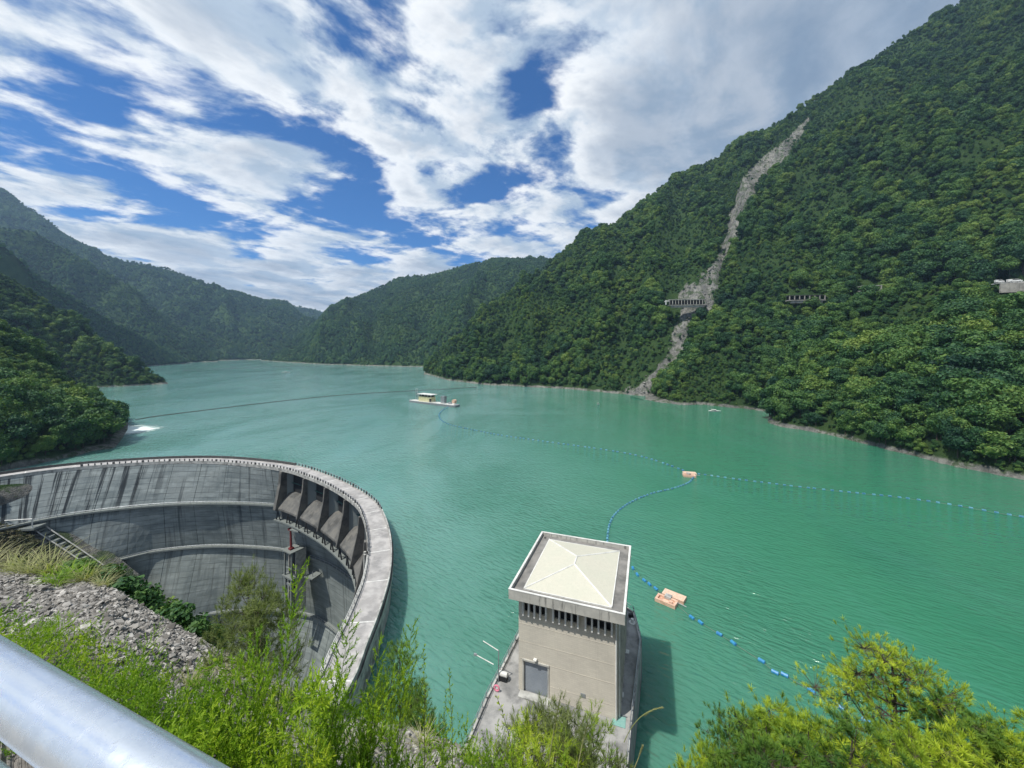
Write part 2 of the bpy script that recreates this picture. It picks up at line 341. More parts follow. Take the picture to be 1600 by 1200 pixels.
# ------------------------------------------------------------------ water
xs = np.concatenate([np.linspace(-6000, -400, 12), np.linspace(-350, 500, 40), np.linspace(600, 6000, 12)])
wm = MB(); wm.poly([(-6000, 20, 0), (6000, 20, 0), (6000, 8000, 0), (-6000, 8000, 0)])
# the lake stays upstream of the dam; its sheet is cut along the dam further below

# ------------------------------------------------------------------ hills (real slopes from shoreline to ridge)
HILLS = {}
SCAR0 = [(1262, 188, 8), (1240, 215, 17), (1205, 250, 27), (1168, 290, 30), (1150, 330, 22), (1140, 375, 17), (1122, 410, 16), (1103, 445, 22), (1090, 468, 34), (1074, 492, 18),
        (1066, 520, 15), (1055, 548, 17), (1035, 575, 15), (1015, 600, 13), (990, 622, 22)]
SCAR = [(a, b, c*(.44 if b < 440 else .66)) for a, b, c in SCAR0]
def scar_w(u, v, path=SCAR):
    best = np.full(np.shape(u), 1e9)
    for (a, b, wa), (c, d, wb) in zip(path[:-1], path[1:]):
        L = (c-a)**2+(d-b)**2; k = np.clip(((u-a)*(c-a)+(v-b)*(d-b))/L, 0, 1)
        best = np.minimum(best, np.hypot(u-(a+k*(c-a)), v-(b+k*(d-b)))/(wa+(wb-wa)*k))
    return best+fbm(np.asarray(u, float)/14, np.asarray(v, float)/14, 91, 4, .65)*1.0
def proj(p):
    y = np.maximum(p[..., 1], 1e-3); return 800+600*p[..., 0]/y, 545+600*(CAMZ-p[..., 2])/y
class Hill:
    def __init__(s, name, cols, nu, nt, amp, wl, seed, pw=1.0, scar=None, kind='structure', jag=3.0, flute=None):
        c = np.array(cols, float); s.name = name; s.u0, s.u1 = c[0, 0], c[-1, 0]
        u = np.linspace(s.u0, s.u1, nu); vs, vr, yr = (np.interp(u, c[:, 0], c[:, i]) for i in (1, 2, 3))
        k = np.ones(5)/5
        def sm(a): return np.convolve(np.pad(a, 2, mode='edge'), k, 'valid')
        yr = sm(sm(yr)); ys = CAMZ*600/(vs-545)
        vs_n = fbm(u*.02, u*0+seed, seed, 4)*2.0; ys = ys*(1+vs_n*.01)
        vr = vr+fbm(u*.03, u*0+3+seed, seed+5, 4)*jag
        t = np.concatenate([np.linspace(-.03, 1, nt), [1.08, 1.2, 1.45]])
        U, T = np.meshgrid(u, t); tt = np.clip(T, -.03, 1)
        Yd = ys+(yr-ys)*tt+np.where(T > 1, (T-1)*(yr-ys), 0)
        zr = CAMZ-(vr-545)/600*yr
        Zs = zr*np.sign(tt)*np.abs(tt)**pw
        back = np.where(T > 1, (T-1), 0); Zs = Zs-back*np.maximum(zr, 40)*1.1
        Xd = (U-800)/600*Yd
        en = np.clip(np.sin(np.clip(tt, 0, 1)*PI), 0, 1)**.7*np.clip(zr/140, 0, 1)
        rid = 1-np.abs(fbm(Xd/wl, Yd/wl, seed+9, 4, .5))*2.2
        Zs = Zs+(rid-.55)*amp*en+fbm(Xd/(wl*.22), Yd/(wl*.22), seed+3, 3)*amp*.22*en
        if flute:
            wv = fbm(U/55, T*2.2, seed+31, 3)*.5; f1 = 1-2*np.abs(fbm(U/flute[1]+wv, T*.9, seed+37, 3, .5))**.8; Zs = Zs+(f1-.2)*flute[0]*en*np.clip(yr/900, .35, 1.3)
        s.P = np.stack([Xd, Yd, Zs], -1); nr = len(t)
        idx = np.arange(nr*nu).reshape(nr, nu)
        F = np.stack([idx[:-1, :-1], idx[:-1, 1:], idx[1:, 1:], idx[1:, :-1]], -1).reshape(-1, 4)
        me = mesh(name, s.P.reshape(-1, 3), F, smooth=True, mats=[M['hill']])
        pu, pv_ = proj(s.P); a = me.attributes.new('scar', 'FLOAT', 'POINT')
        s.scarpath = scar; s.sw = (scar_w(pu, pv_, scar) if scar else np.full(pu.shape, 9.0))
        a.data.foreach_set('value', np.clip(1.5-s.sw, 0, 1).ravel().astype(np.float32))
        s.o = link(name, me, kind=kind, label=None); s.nt = nt; HILLS[name] = s
    def at(s, u, v):
        pu, pv_ = proj(s.P[:s.nt]); d = (pu-u)**2+(pv_-v)**2; i = np.unravel_index(np.argmin(d), d.shape); return Vector(s.P[i])
    def scatter(s, spacing, rng, reject=None, ulim=(-140, 1740), tmax=1.0):
        A = s.P[:s.nt]; a, b, c, d = A[:-1, :-1], A[:-1, 1:], A[1:, 1:], A[1:, :-1]
        ar = np.linalg.norm(np.cross((c-a)[..., :3], (d-b)[..., :3]), axis=-1)/2
        pu, _ = proj(a); ar = np.where((pu > ulim[0]) & (pu < ulim[1]), ar, 0)
        n = int(ar.sum()/spacing**2); pr = (ar/ar.sum()).ravel(); k = rng.choice(pr.size, n, p=pr)
        fu, fv = rng.random(n)[:, None], rng.random(n)[:, None]
        g = lambda q: q.reshape(-1, 3)[k]
        pts = (g(a)*(1-fu)+g(b)*fu)*(1-fv)+(g(d)*(1-fu)+g(c)*fu)*fv
        ok = pts[:, 2] > 2.2
        U, V = proj(pts)
        if s.scarpath: ok &= scar_w(U, V, s.scarpath) > 1.0
        if reject is not None: ok &= ~reject(U, V)
        return pts[ok]
Hill('right_mountain', [(660, 584, 583, 1020), (672, 586, 568, 1030), (700, 594, 538, 1050), (760, 601, 492, 1080), (820, 604, 438, 1120), (870, 606, 410, 1180), (940, 612, 362, 1170), (1000, 619, 322, 1150),
     (1050, 619, 288, 1120), (1100, 621, 256, 1080), (1200, 625, 205, 1010), (1300, 637, 142, 960), (1400, 645, 66, 930), (1490, 654, 12, 900), (1600, 661, -75, 880), (1900, 673, -300, 820), (2600, 694, -700, 740)],
     330, 150, 70, 240, 3, pw=.95, scar=SCAR, flute=(60, 110))
Hill('slide_spur', [(985, 619, 622, 540), (1010, 625, 615, 520), (1030, 629, 611, 520), (1055, 632, 588, 520), (1075, 633, 560, 525), (1095, 633, 528, 530), (1120, 635, 498, 540), (1160, 638, 486, 540), (1200, 645, 490, 520), (1240, 650, 510, 500), (1280, 660, 560, 450), (1310, 670, 640, 420)],
     120, 60, 14, 110, 8, pw=.8)
Hill('right_spur', [(1200, 660, 655, 335), (1222, 667, 620, 350), (1240, 670, 575, 365), (1265, 674, 530, 380), (1300, 681, 500, 385), (1350, 693, 484, 370), (1420, 711, 462, 345), (1500, 731, 446, 320), (1560, 742, 448, 300), (1620, 752, 458, 280), (1800, 800, 440, 250), (2400, 1000, 400, 200)],
     160, 90, 26, 110, 12, pw=.85, flute=(26, 110))
Hill('centre_mountain', [(408, 563.5, 561, 2100), (425, 564.5, 556, 2050), (445, 566, 541, 2150), (500, 569, 500, 2300), (560, 571, 465, 2400), (620, 572.5, 438, 2450), (700, 574, 421, 2500), (770, 575, 408, 2500), (860, 577, 408, 2500), (950, 579, 400, 2500)],
     150, 80, 70, 420, 21, pw=.9, flute=(70, 60))
Hill('far_ridge', [(300, 560.5, 475, 4600), (390, 560.5, 465, 4600), (450, 560.5, 475, 4700), (500, 560.5, 489, 4800), (560, 560.5, 520, 5000), (640, 560.5, 550, 5200)], 60, 30, 60, 600, 31)
Hill('far_left_mountain', [(-700, 566, 60, 2500), (-200, 566, 195, 2500), (0, 566, 297, 2600), (60, 566, 335, 2650), (105, 566, 366, 2700), (165, 566, 403, 2750), (268, 565, 424, 2900), (383, 562.5, 462, 3100), (450, 562, 480, 3300), (500, 561.5, 520, 3300), (560, 561.5, 552, 3300)],
     180, 80, 110, 560, 41, pw=.95, flute=(90, 90))
Hill('left_back_hill', [(-700, 572, 250, 1500), (-200, 572, 310, 1550), (0, 572, 356, 1600), (54, 571, 361, 1650), (142, 570, 413, 1750), (215, 569, 455, 1850), (268, 568, 505, 1950), (307, 566, 528, 2000), (340, 565, 560, 2100)],
     130, 60, 60, 330, 51, pw=.95, flute=(40, 70))
Hill('left_middle_hill', [(-700, 590, 260, 820), (-200, 585, 320, 900), (0, 582, 380, 1000), (23, 580, 400, 1020), (61, 580, 436, 1080), (115, 578, 467, 1150), (176, 575, 505, 1250), (249, 571, 546, 1500), (295, 568, 566, 1700)],
     130, 70, 40, 220, 61, pw=.95)
Hill('left_hill', [(-700, 640, 280, 480), (-200, 625, 360, 560), (0, 615, 425, 640), (60, 611, 462, 660), (110, 607, 496, 670), (160, 605, 532, 680), (200, 604, 562, 685), (240, 602, 584, 690), (264, 600, 598.5, 700)],
     150, 80, 20, 130, 71, pw=.9)
Hill('left_shore_hill', [(-700, 770, 380, 300), (-250, 760, 480, 330), (-100, 745, 510, 345), (0, 735, 528, 350), (60, 725, 572, 352), (110, 715, 608, 350), (150, 706, 632, 345), (180, 700, 648, 330), (205, 662, 658, 340)],
     130, 90, 9, 70, 81, pw=.55)

# ------------------------------------------------------------------ forest prototypes
def crown(rng, ncard, card, npuff, wide=.46, low=.28, inner=.78, shape='round'):
    V = []; F = []
    puffs = []
    for i in range(npuff):
        a = rng.random()*2*PI; hz = rng.random(); r = wide*.62*math.sqrt(rng.random())*(1-.45*hz if shape == 'round' else 1-.8*hz)
        puffs.append((math.cos(a)*r, math.sin(a)*r, low+.12+(.80-low)*hz, (.17+.10*rng.random())*(1.05-.35*hz)*wide/.46))
    ico = ico_mesh()
    for (x, y, z, r) in puffs:
        b = len(V); sx = 1+.3*(rng.random()-.5)
        for v in ico[0]:
            q = r*inner*(1+.28*(rng.random()-.5)); V.append((x+v[0]*q*sx, y+v[1]*q/sx, z+v[2]*q*.8))
        F += [tuple(b+i for i in f) for f in ico[1]]
    for i in range(ncard):
        x, y, z, r = puffs[int(rng.integers(npuff))]
        d = rng.normal(size=3); d[2] = d[2]*.8+.25; d /= np.linalg.norm(d)
        rr = r*(.8+.35*rng.random()); c = np.array([x+d[0]*rr, y+d[1]*rr, z+d[2]*rr*.82])
        nrm = d*.8+rng.normal(size=3)*.55; nrm /= np.linalg.norm(nrm)
        a = np.cross(nrm, rng.normal(size=3)); a /= np.linalg.norm(a); b_ = np.cross(nrm, a)
        s1 = card*(.6+.8*rng.random()); s2 = s1*(.5+.5*rng.random()); k = len(V)
        for e, f in ((-1, -.3), (-.2, -1), (1, .1), (.1, 1)): V.append(tuple(c+a*s1*e*.6+b_*s2*f*.6))
        F.append((k, k+1, k+2, k+3))
    return V, F
_ico = None
def ico_mesh():
    global _ico
    if _ico is None:
        import bmesh
        bm = bmesh.new(); bmesh.ops.create_icosphere(bm, subdivisions=1, radius=1); bm.verts.ensure_lookup_table()
        _ico = ([tuple(v.co) for v in bm.verts], [tuple(v.index for v in f.verts) for f in bm.faces]); bm.free()
    return _ico
def trunk_mb(rng, h=.5):
    mb = MB(); b = [(0, 0, -.12), (.01, 0, .15), (.02*rng.normal(), .02*rng.normal(), h)]
    mb.tube(b, [.022, .018, .008], 5)
    for k in range(4):
        a = rng.random()*2*PI; z = .2+.2*rng.random(); mb.tube([(0.01, 0, z), (math.cos(a)*.2, math.sin(a)*.2, z+.22)], [.009, .003], 4)
    return mb
def proto_set(tag_, n, ncard, card, mat, seed, shape='round'):
    c = bpy.data.collections.new(tag_); out = []
    for i in range(n):
        rng = np.random.default_rng(seed+i)
        V, F = crown(rng, ncard, card, int(9+rng.integers(6)), .40+.12*rng.random(), .22+.08*rng.random(), shape='cone' if (i % 5 == 4) else 'round')
        t_ = trunk_mb(rng); b = len(V)
        me = mesh(tag_, V+t_.V, F+[tuple(b+q for q in f) for f in t_.F], mats=[mat, M['bark']], mi=[0]*len(F)+[1]*len(t_.F))
        o = bpy.data.objects.new('%s_tree' % tag_, me); c.objects.link(o)
        out.append((mesh(tag_+'_crown', V, F, mats=[mat]), t_.me(tag_+'_trunk', [M['bark']])))
    return c, out
near_col, near_parts = proto_set('near_forest', 7, 2000, .050, M['leaf'], 100)
far_col, _ = proto_set('far_forest', 5, 420, .095, M['leaf_far'], 200)

def gn_scatter(name, pts, scales, col, rng, tilt=.12, label=None, rot=None, kind='stuff', nidx=None):
    me = bpy.data.meshes.new(name); me.vertices.add(len(pts)); me.vertices.foreach_set('co', np.asarray(pts, np.float32).ravel())
    a = me.attributes.new('inst_scale', 'FLOAT_VECTOR', 'POINT'); s3 = np.asarray(scales, np.float32)
    if s3.ndim == 1: s3 = np.stack([s3*(.9+.3*rng.random(len(s3))), s3*(.9+.3*rng.random(len(s3))), s3], -1).astype(np.float32)
    a.data.foreach_set('vector', s3.ravel())
    a = me.attributes.new('inst_rot', 'FLOAT_VECTOR', 'POINT')
    r3 = rot if rot is not None else np.stack([(rng.random(len(pts))-.5)*tilt*2, (rng.random(len(pts))-.5)*tilt*2, rng.random(len(pts))*2*PI], -1)
    a.data.foreach_set('vector', np.asarray(r3, np.float32).ravel())
    o = link(name, me, kind=kind, label=label)
    ng = bpy.data.node_groups.new(name+'_scatter', 'GeometryNodeTree')
    ng.interface.new_socket('Geometry', in_out='INPUT', socket_type='NodeSocketGeometry'); ng.interface.new_socket('Geometry', in_out='OUTPUT', socket_type='NodeSocketGeometry')
    N = ng.nodes; L = ng.links; gi = N.new('NodeGroupInput'); go = N.new('NodeGroupOutput')
    ci = N.new('GeometryNodeCollectionInfo'); ci.inputs['Collection'].default_value = col; ci.inputs['Separate Children'].default_value = True; ci.inputs['Reset Children'].default_value = True
    ip = N.new('GeometryNodeInstanceOnPoints'); ip.inputs['Pick Instance'].default_value = True
    rv = N.new('FunctionNodeRandomValue'); rv.data_type = 'INT'; rv.inputs[4].default_value = 0; rv.inputs[5].default_value = len(col.objects)-1
    na = N.new('GeometryNodeInputNamedAttribute'); na.data_type = 'FLOAT_VECTOR'; na.inputs[0].default_value = 'inst_scale'
    nr = N.new('GeometryNodeInputNamedAttribute'); nr.data_type = 'FLOAT_VECTOR'; nr.inputs[0].default_value = 'inst_rot'
    er = N.new('FunctionNodeEulerToRotation')
    L.new(gi.outputs[0], ip.inputs['Points']); L.new(ci.outputs[0], ip.inputs['Instance']); L.new(rv.outputs[2], ip.inputs['Instance Index'])
    L.new(nr.outputs[0], er.inputs[0]); L.new(er.outputs[0], ip.inputs['Rotation']); L.new(na.outputs[0], ip.inputs['Scale']); L.new(ip.outputs[0], go.inputs[0])
    md = o.modifiers.new('scatter', 'NODES'); md.node_group = ng
    return o
def rej_road(U, V):
    r = (U > 1034) & (U < 1102) & (V > 458) & (V < 490)
    r |= (U > 1230) & (U < 1290) & (V > 458) & (V < 480)
    r |= (U > 1344) & (U < 1378) & (V > 440) & (V < 454)
    r |= (U > 1556) & (U < 1680) & (V > 434) & (V < 492)
    return r
rng = np.random.default_rng(5)
big = []   # candidates for individual trees: (pixel size, point, height, where)
WHERE = {'right_spur': ('broad-leaved forest tree on the steep right-hand spur above the pale shore', 'trees on the right-hand spur'),
         'left_shore_hill': ('dense evergreen tree on the shore slope behind the left end of the dam', 'trees on the slope behind the dam'),
         'slide_spur': ('broad-leaved tree on the low spur right of the grey landslide', 'trees on the spur beside the landslide')}
LV = {'right_mountain': ('', 7.9, 12.6), 'slide_spur': ('', 6.2, 12.0), 'right_spur': ('', 5.3, 11.8), 'left_shore_hill': ('', 4.6, 9.5), 'left_hill': ('', 7.0, 12.0)}
allpts = {}
for nm, (lb, sp, hh) in LV.items():
    h = HILLS[nm]; pts = h.scatter(sp*.93, rng, rej_road)
    if nm == 'right_mountain':
        U, V = proj(pts); hid = (V > np.interp(U, [1000, 1085, 1120, 1240, 1300, 1500, 1700], [2000, 545, 530, 545, 540, 500, 500])); pts = pts[~hid]
    u_, v_ = proj(pts); grow = np.clip(fbm(pts[:, 0]/55, pts[:, 1]/55, 77, 3)*1.7+1, .45, 1.6)
    sz = hh*grow*(.55+.9*rng.random(len(pts))**1.6)
    if nm == 'right_mountain':   # low scrub on the old slip right of the scar and at the scar's edges
        thin = scar_w(u_, v_, [(1235, 330, 12), (1260, 290, 26), (1300, 300, 28), (1340, 350, 16)]) < 1
        sz = np.where(thin, sz*.35, sz); sz = np.where(h.scarpath and scar_w(u_, v_, SCAR) < 1.8, sz*.5, sz)
    allpts[nm] = [pts, sz]
    if nm in WHERE:
        ok = (u_ > 2) & (u_ < 1598) & (v_ < 745) & (v_ > 300)
        for i in np.nonzero(ok)[0]: big.append((sz[i]/np.linalg.norm(pts[i]-np.array([0, 0, CAMZ])), nm, i))
big.sort(key=lambda b: -b[0]); chosen = big[:300]
for nm in allpts:
    keep = np.ones(len(allpts[nm][0]), bool); keep[[i for _, n_, i in chosen if n_ == nm]] = False
    pts, sz = allpts[nm]; gn_scatter('forest', pts[keep], sz[keep], near_col, rng, label='dense green forest trees covering the '+nm.replace('_', ' '))
for k, (_, nm, i) in enumerate(chosen):
    p = allpts[nm][0][i]; s_ = float(allpts[nm][1][i]); cr, tk = near_parts[k % len(near_parts)]
    tr = thing('forest_tree', WHERE[nm][0], 'tree', tuple(p), random.random()*2*PI, WHERE[nm][1]); tr.scale = (s_*random.uniform(.95, 1.25), s_*random.uniform(.95, 1.25), s_)
    link('crown', cr, tr); link('trunk', tk, tr)
pts = HILLS['right_mountain'].scatter(7.0, rng, rej_road); gn_scatter('hillside_shrubs', pts, 2.5+3.5*rng.random(len(pts)), far_col, rng, label='low shrubs filling the gaps between trees on the right mountain')
for nm in ('right_spur', 'slide_spur', 'left_shore_hill', 'left_hill'):
    pts = HILLS[nm].scatter(3.6, rng, rej_road); gn_scatter('hillside_shrubs', pts, 1.6+2.8*rng.random(len(pts)), near_col, rng, label='low shrubs between the trees of the '+nm.replace('_', ' '))
for nm, sp, hh in (('left_middle_hill', 7.5, 10), ('left_back_hill', 10.5, 12), ('centre_mountain', 11, 12.5), ('far_left_mountain', 15, 15.5), ('far_ridge', 28, 22)):
    pts = HILLS[nm].scatter(sp*.93, rng, ulim=(-60, 1660)); gr = np.clip(fbm(pts[:, 0]/90, pts[:, 1]/90, 78, 3)+1, .55, 1.5)
    gn_scatter('forest', pts, hh*gr*(.7+.6*rng.random(len(pts))), far_col, rng, label='distant forest trees covering the '+nm.replace('_', ' '))
# ------------------------------------------------------------------ dam: plan curves
def catmull(pts, n=40):
    pts = [np.array(p, float) for p in pts]; q = [2*pts[0]-pts[1]]+pts+[2*pts[-1]-pts[-2]]; out = []
    for i in range(1, len(q)-2):
        for k in range(n):
            t = k/n; out.append(.5*((2*q[i])+(-q[i-1]+q[i+1])*t+(2*q[i-1]-5*q[i]+4*q[i+1]-q[i+2])*t*t+(-q[i-1]+3*q[i]-3*q[i+1]+q[i+2])*t**3))
    out.append(q[-2]); return np.array(out)
CZ = 7.0                                # crest road level
inner_px = [(-260, 792), (-120, 764), (0, 746), (70, 736), (150, 728), (250, 722), (330, 721.5), (400, 727), (450, 735), (493, 750), (527, 767), (557, 789), (569, 813), (574.5, 843), (573.5, 873), (567, 907), (557, 935), (542, 970), (517, 1020), (490, 1075)]
cp = [tuple(G(u, v, CZ))[:2] for u, v in inner_px]
cp.append((cp[-1][0]-1.5, cp[-1][1]-10)); cp.append((cp[-1][0]-2, cp[-1][1]-14))
CR = catmull(cp, 24)
seg = np.linalg.norm(np.diff(CR, axis=0), axis=1); AL = np.concatenate([[0], np.cumsum(seg)]); LEN = AL[-1]
def crest(s):
    x = np.interp(s, AL, CR[:, 0]); y = np.interp(s, AL, CR[:, 1]); e = 3.0
    dx = np.interp(s+e, AL, CR[:, 0])-np.interp(s-e, AL, CR[:, 0]); dy = np.interp(s+e, AL, CR[:, 1])-np.interp(s-e, AL, CR[:, 1]); L = math.hypot(dx, dy)
    return np.array([x, y]), np.array([-dy/L, dx/L]), np.array([dx/L, dy/L])     # point, outward (upstream) normal, tangent
lv_px = {-11.0: [(30, 818), (110, 803), (200, 792), (312, 785), (436, 788), (500, 806), (548, 838)],
         -33.0: [(152, 882), (240, 860), (360, 851), (440, 856), (520, 880), (560, 908)],
         -63.0: [(270, 972), (340, 955), (424, 950), (500, 962)]}
LVL = [(CZ-1.0, np.array([0, LEN]), np.array([0.0, 0.0]))]
for z, px_ in sorted(lv_px.items(), reverse=True):
    ss, oo = [], []
    for u, v in px_:
        p = np.array(tuple(G(u, v, z))[:2]); k = int(np.argmin(np.linalg.norm(CR-p, axis=1))); q, nrm, _ = crest(AL[k]); ss.append(AL[k]); oo.append(float((p-q) @ nrm))
    o_ = np.argsort(ss); LVL.append((z, np.array(ss)[o_], np.array(oo)[o_]))
LVL.append((-110.0, np.array([0, LEN]), np.array([-10.0, 4.0])))
def face(s, z, out=0.0):
    q, nrm, _ = crest(s); zs = [l[0] for l in LVL][::-1]; os_ = [float(np.interp(s, l[1], l[2])) for l in LVL][::-1]
    o = float(np.interp(z, zs, os_)); p = q+nrm*(o+out); return (p[0], p[1], z)
dam = thing('arch_dam', 'tall curved grey concrete arch dam with streaked face and spillway bays holding back the lake', 'dam', (0, 0, 0))
# spillway range along the arch, read at the bays
def s_at(u, v, z=CZ): p = np.array(tuple(G(u, v, z))[:2]); return AL[int(np.argmin(np.linalg.norm(CR-p, axis=1)))]
SA, SB = s_at(437, 733), s_at(575, 852)
NB = 5; SPZ = -8.0
def slab(s0, s1, z0, z1, nu, nz, out=0.0, skirt=.5):
    V, F, UV = [], [], []
    for j in range(nz+1):
        z = z0+(z1-z0)*j/nz
        for i in range(nu+1):
            s = s0+(s1-s0)*i/nu; V.append(face(s, z, out)); UV.append((s, z))
    m_ = nu+1
    for j in range(nz):
        for i in range(nu): F.append((j*m_+i, j*m_+i+1, (j+1)*m_+i+1, (j+1)*m_+i))
    rim = [i for i in range(m_)]+[j*m_+nu for j in range(1, nz+1)]+[nz*m_+i for i in range(nu-1, -1, -1)]+[j*m_ for j in range(nz-1, 0, -1)]
    b = len(V)
    for r in rim:
        s, z = UV[r]; V.append(face(s, z, out+skirt)); UV.append((s, z))
    for k in range(len(rim)):
        k2 = (k+1) % len(rim); F.append((rim[k], b+k, b+k2, rim[k2]))
    return V, F, UV
joints = []; s = 2.0
while s < LEN-4: joints.append(s); s += 13.5
joints = np.array(joints)
tiers = [(CZ-1.1, -11.0), (-11.9, -33.0), (-33.9, -63.0), (-63.9, -108.0)]
for ti, (zt, zb) in enumerate(tiers):
    cuts = list(joints)
    if ti == 0: cuts = [c for c in cuts if c < SA-5 or c > SB+5]+[SA, SB]; cuts.sort()
    for a, b in zip(cuts[:-1], cuts[1:]):
        if ti == 0 and a >= SA-.1 and b <= SB+.1: continue
        V, F, UV = slab(a+.09, b-.09, zb, zt, 5, 4, out=random.uniform(-.05, .05))
        link('wall_block', mesh('wall_block', V, F, uv=UV, mats=[M['dam']]), dam)
# joint core just behind the blocks
for (a, b) in ((0, SA), (SB, LEN)):
    V, F, UV = slab(a, b, -108, CZ-1.1, int((b-a)/4), 30, out=.32, skirt=.2); link('joint_core', mesh('joint_core', V, F, uv=UV, mats=[M['dam_dark']]), dam)
V, F, UV = slab(SA, SB, -108, -11, int((SB-SA)/4), 24, out=.32, skirt=.2); link('joint_core', mesh('joint_core', V, F, uv=UV, mats=[M['dam_dark']]), dam)
# upstream face
rows = []; ns = int(LEN/3)
for z, o_ in ((CZ+.0, 6.6), (CZ-1.2, 6.6), (CZ-1.3, 6.1), (-3, 6.1)):
    rows.append([(*(crest(s_)[0]+crest(s_)[1]*o_), z) for s_ in np.linspace(0, LEN, ns)])
me = MB().grid(rows).me('upstream_face', [M['parapet']], smooth=False); link('upstream_face', me, dam)
# crest road, slab by slab
def strip(s0, s1, o0, o1, z0, z1, n):
    mb = MB(); ss = np.linspace(s0, s1, n+1); c = [crest(x) for x in ss]
    A = [(*(q+nr*o0), z1) for q, nr, _ in c]; B = [(*(q+nr*o1), z1) for q, nr, _ in c]; C_ = [(*(q+nr*o1), z0) for q, nr, _ in c]; D = [(*(q+nr*o0), z0) for q, nr, _ in c]
    mb.grid([D, A, B, C_, D])
    mb.poly([A[0], B[0], C_[0], D[0]]); mb.poly([A[-1], D[-1], C_[-1], B[-1]][::-1]); return mb
for a, b in zip(joints[:-1], joints[1:]):
    strip(a+.03, b-.03, .35, 5.9, CZ-1.0, CZ, 4).obj('road_slab', M['road'], dam)
    strip(b-.12, b+.12, .6, 5.7, CZ-.002, CZ+.012, 1).obj('joint_strip', M['white'], dam)
    strip(a+.03, b-.03, -.15, .35, CZ-1.1, CZ+.30, 4).obj('kerb', M['parapet'], dam)
SD1, SD2 = s_at(436, 735), s_at(566, 806)
def run(a, b, n=9.0): 
    k = max(1, int(round((b-a)/n))); return [(a+(b-a)*i/k, a+(b-a)*(i+1)/k) for i in range(k)]
for a, b in run(2, SD1): strip(a+.02, b-.02, 5.9, 6.25, CZ-1.0, CZ+1.15, 3).obj('parapet_panel', M['post'], dam)
for a, b in run(SD2, LEN-6): strip(a+.02, b-.02, 5.9, 6.25, CZ-1.0, CZ+1.0, 3).obj('parapet_panel', M['parapet'], dam)
for a, b in run(SD1, SD2): strip(a+.02, b-.02, 5.9, 6.35, CZ-1.0, CZ+.28, 3).obj('kerb', M['parapet'], dam)
# railings
def railing(name, s0, s1, off, step, z0, hgt, rail_mat, post_mat, thick=.16, big_every=5):
    ss = np.arange(s0, s1, step); tops = [(*(crest(x)[0]+crest(x)[1]*off), z0+hgt) for x in ss]
    r = MB(); r.tube(tops, .06, 5); r.tube([(p[0], p[1], z0+hgt*.5) for p in tops], .04, 5); ro = r.obj(name, rail_mat, dam)
    pm = MB().box((0, 0, hgt/2), (thick, thick, hgt)).me('post', [post_mat]); pb = MB().box((0, 0, hgt/2), (thick*2.2, thick*1.4, hgt*1.05)).me('post', [post_mat])
    for i, x in enumerate(ss):
        q, nr, tg = crest(x); o = link('post', pb if i % big_every == 0 else pm, ro, (q[0]+nr[0]*off, q[1]+nr[1]*off, z0)); o.rotation_euler = (0, 0, math.atan2(tg[1], tg[0]))
    return ro
railing('crest_railing', 60, SB+8, .1, 2.3, CZ+.3, 1.0, M['metal'], M['post'], .34)
railing('crest_railing', SB+8, LEN-6, .1, 2.0, CZ+.3, 1.0, M['white'], M['metal'], .12, 99)
railing('crest_railing', SD1, SD2, 6.1, 2.3, CZ+.28, 1.1, M['metal'], M['post'], .34)
# ledges along the face with a thin handrail
for z, a, b in ((-11.0, 20, SA), (-11.0, SB-4, LEN-30), (-33.0, 60, LEN-30), (-63.0, 80, LEN-60)):
    n = int((b-a)/3); ss = np.linspace(a, b, n); wdt = 1.7
    A = [face(x, z, -wdt) for x in ss]; B = [face(x, z, .3) for x in ss]; dn = lambda L, k: [(p[0], p[1], p[2]-k) for p in L]
    MB().grid([dn(A, .65), A, B, dn(B, .65), dn(A, .65)]).obj('ledge', M['dam_light'], dam)
    r = MB(); r.tube([(p[0], p[1], p[2]+1.0) for p in A], .05, 4)
    for p in A: r.box((p[0], p[1], p[2]+.5), (.08, .08, 1.0))
    r.obj('handrail', M['metal'], dam)
# spillway bays
L_ = (SB-SA)
bayA = SA+1.0; bw = (L_-6)/NB
def arcpt(s, o, z): q, nr, _ = crest(s); return (q[0]+nr[0]*o, q[1]+nr[1]*o, z)
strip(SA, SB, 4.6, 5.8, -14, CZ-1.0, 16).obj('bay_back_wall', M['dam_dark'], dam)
for i in range(NB):
    a, b = bayA+i*bw, bayA+(i+1)*bw; n = 4; ss = np.linspace(a+.4, b-.4, n+1)
    rows = [[arcpt(x, 4.6, -4.0) for x in ss], [arcpt(x, 2.8, -4.4) for x in ss], [arcpt(x, .6, -6.2) for x in ss], [arcpt(x, -2.6, -9.8) for x in ss], [arcpt(x, -2.6, -10.6) for x in ss], [arcpt(x, 1.5, -10.6) for x in ss]]
    MB().grid(rows).obj('spillway_chute', M['spill'], dam)
    # curved side reveal at the left of every bay
    cv = []
    for k in range(7):
        t_ = k/6; cv.append([arcpt(a+.5+1.7*math.sin(t_*PI/2)**2, .8+3.8*t_, z_) for z_ in (-8.0, CZ-1.2)])
    MB().grid(cv).obj('bay_reveal', M['dam'], dam)
    MB().box((*crest((a+b)/2)[0]+crest((a+b)/2)[1]*3.9, 1.0), (bw-.9, .35, 9.8), math.atan2(*crest((a+b)/2)[2][::-1])).obj('gate_shade_panel', M['dark'], dam)  # near-black gate panel painting the recess shadow above the chute
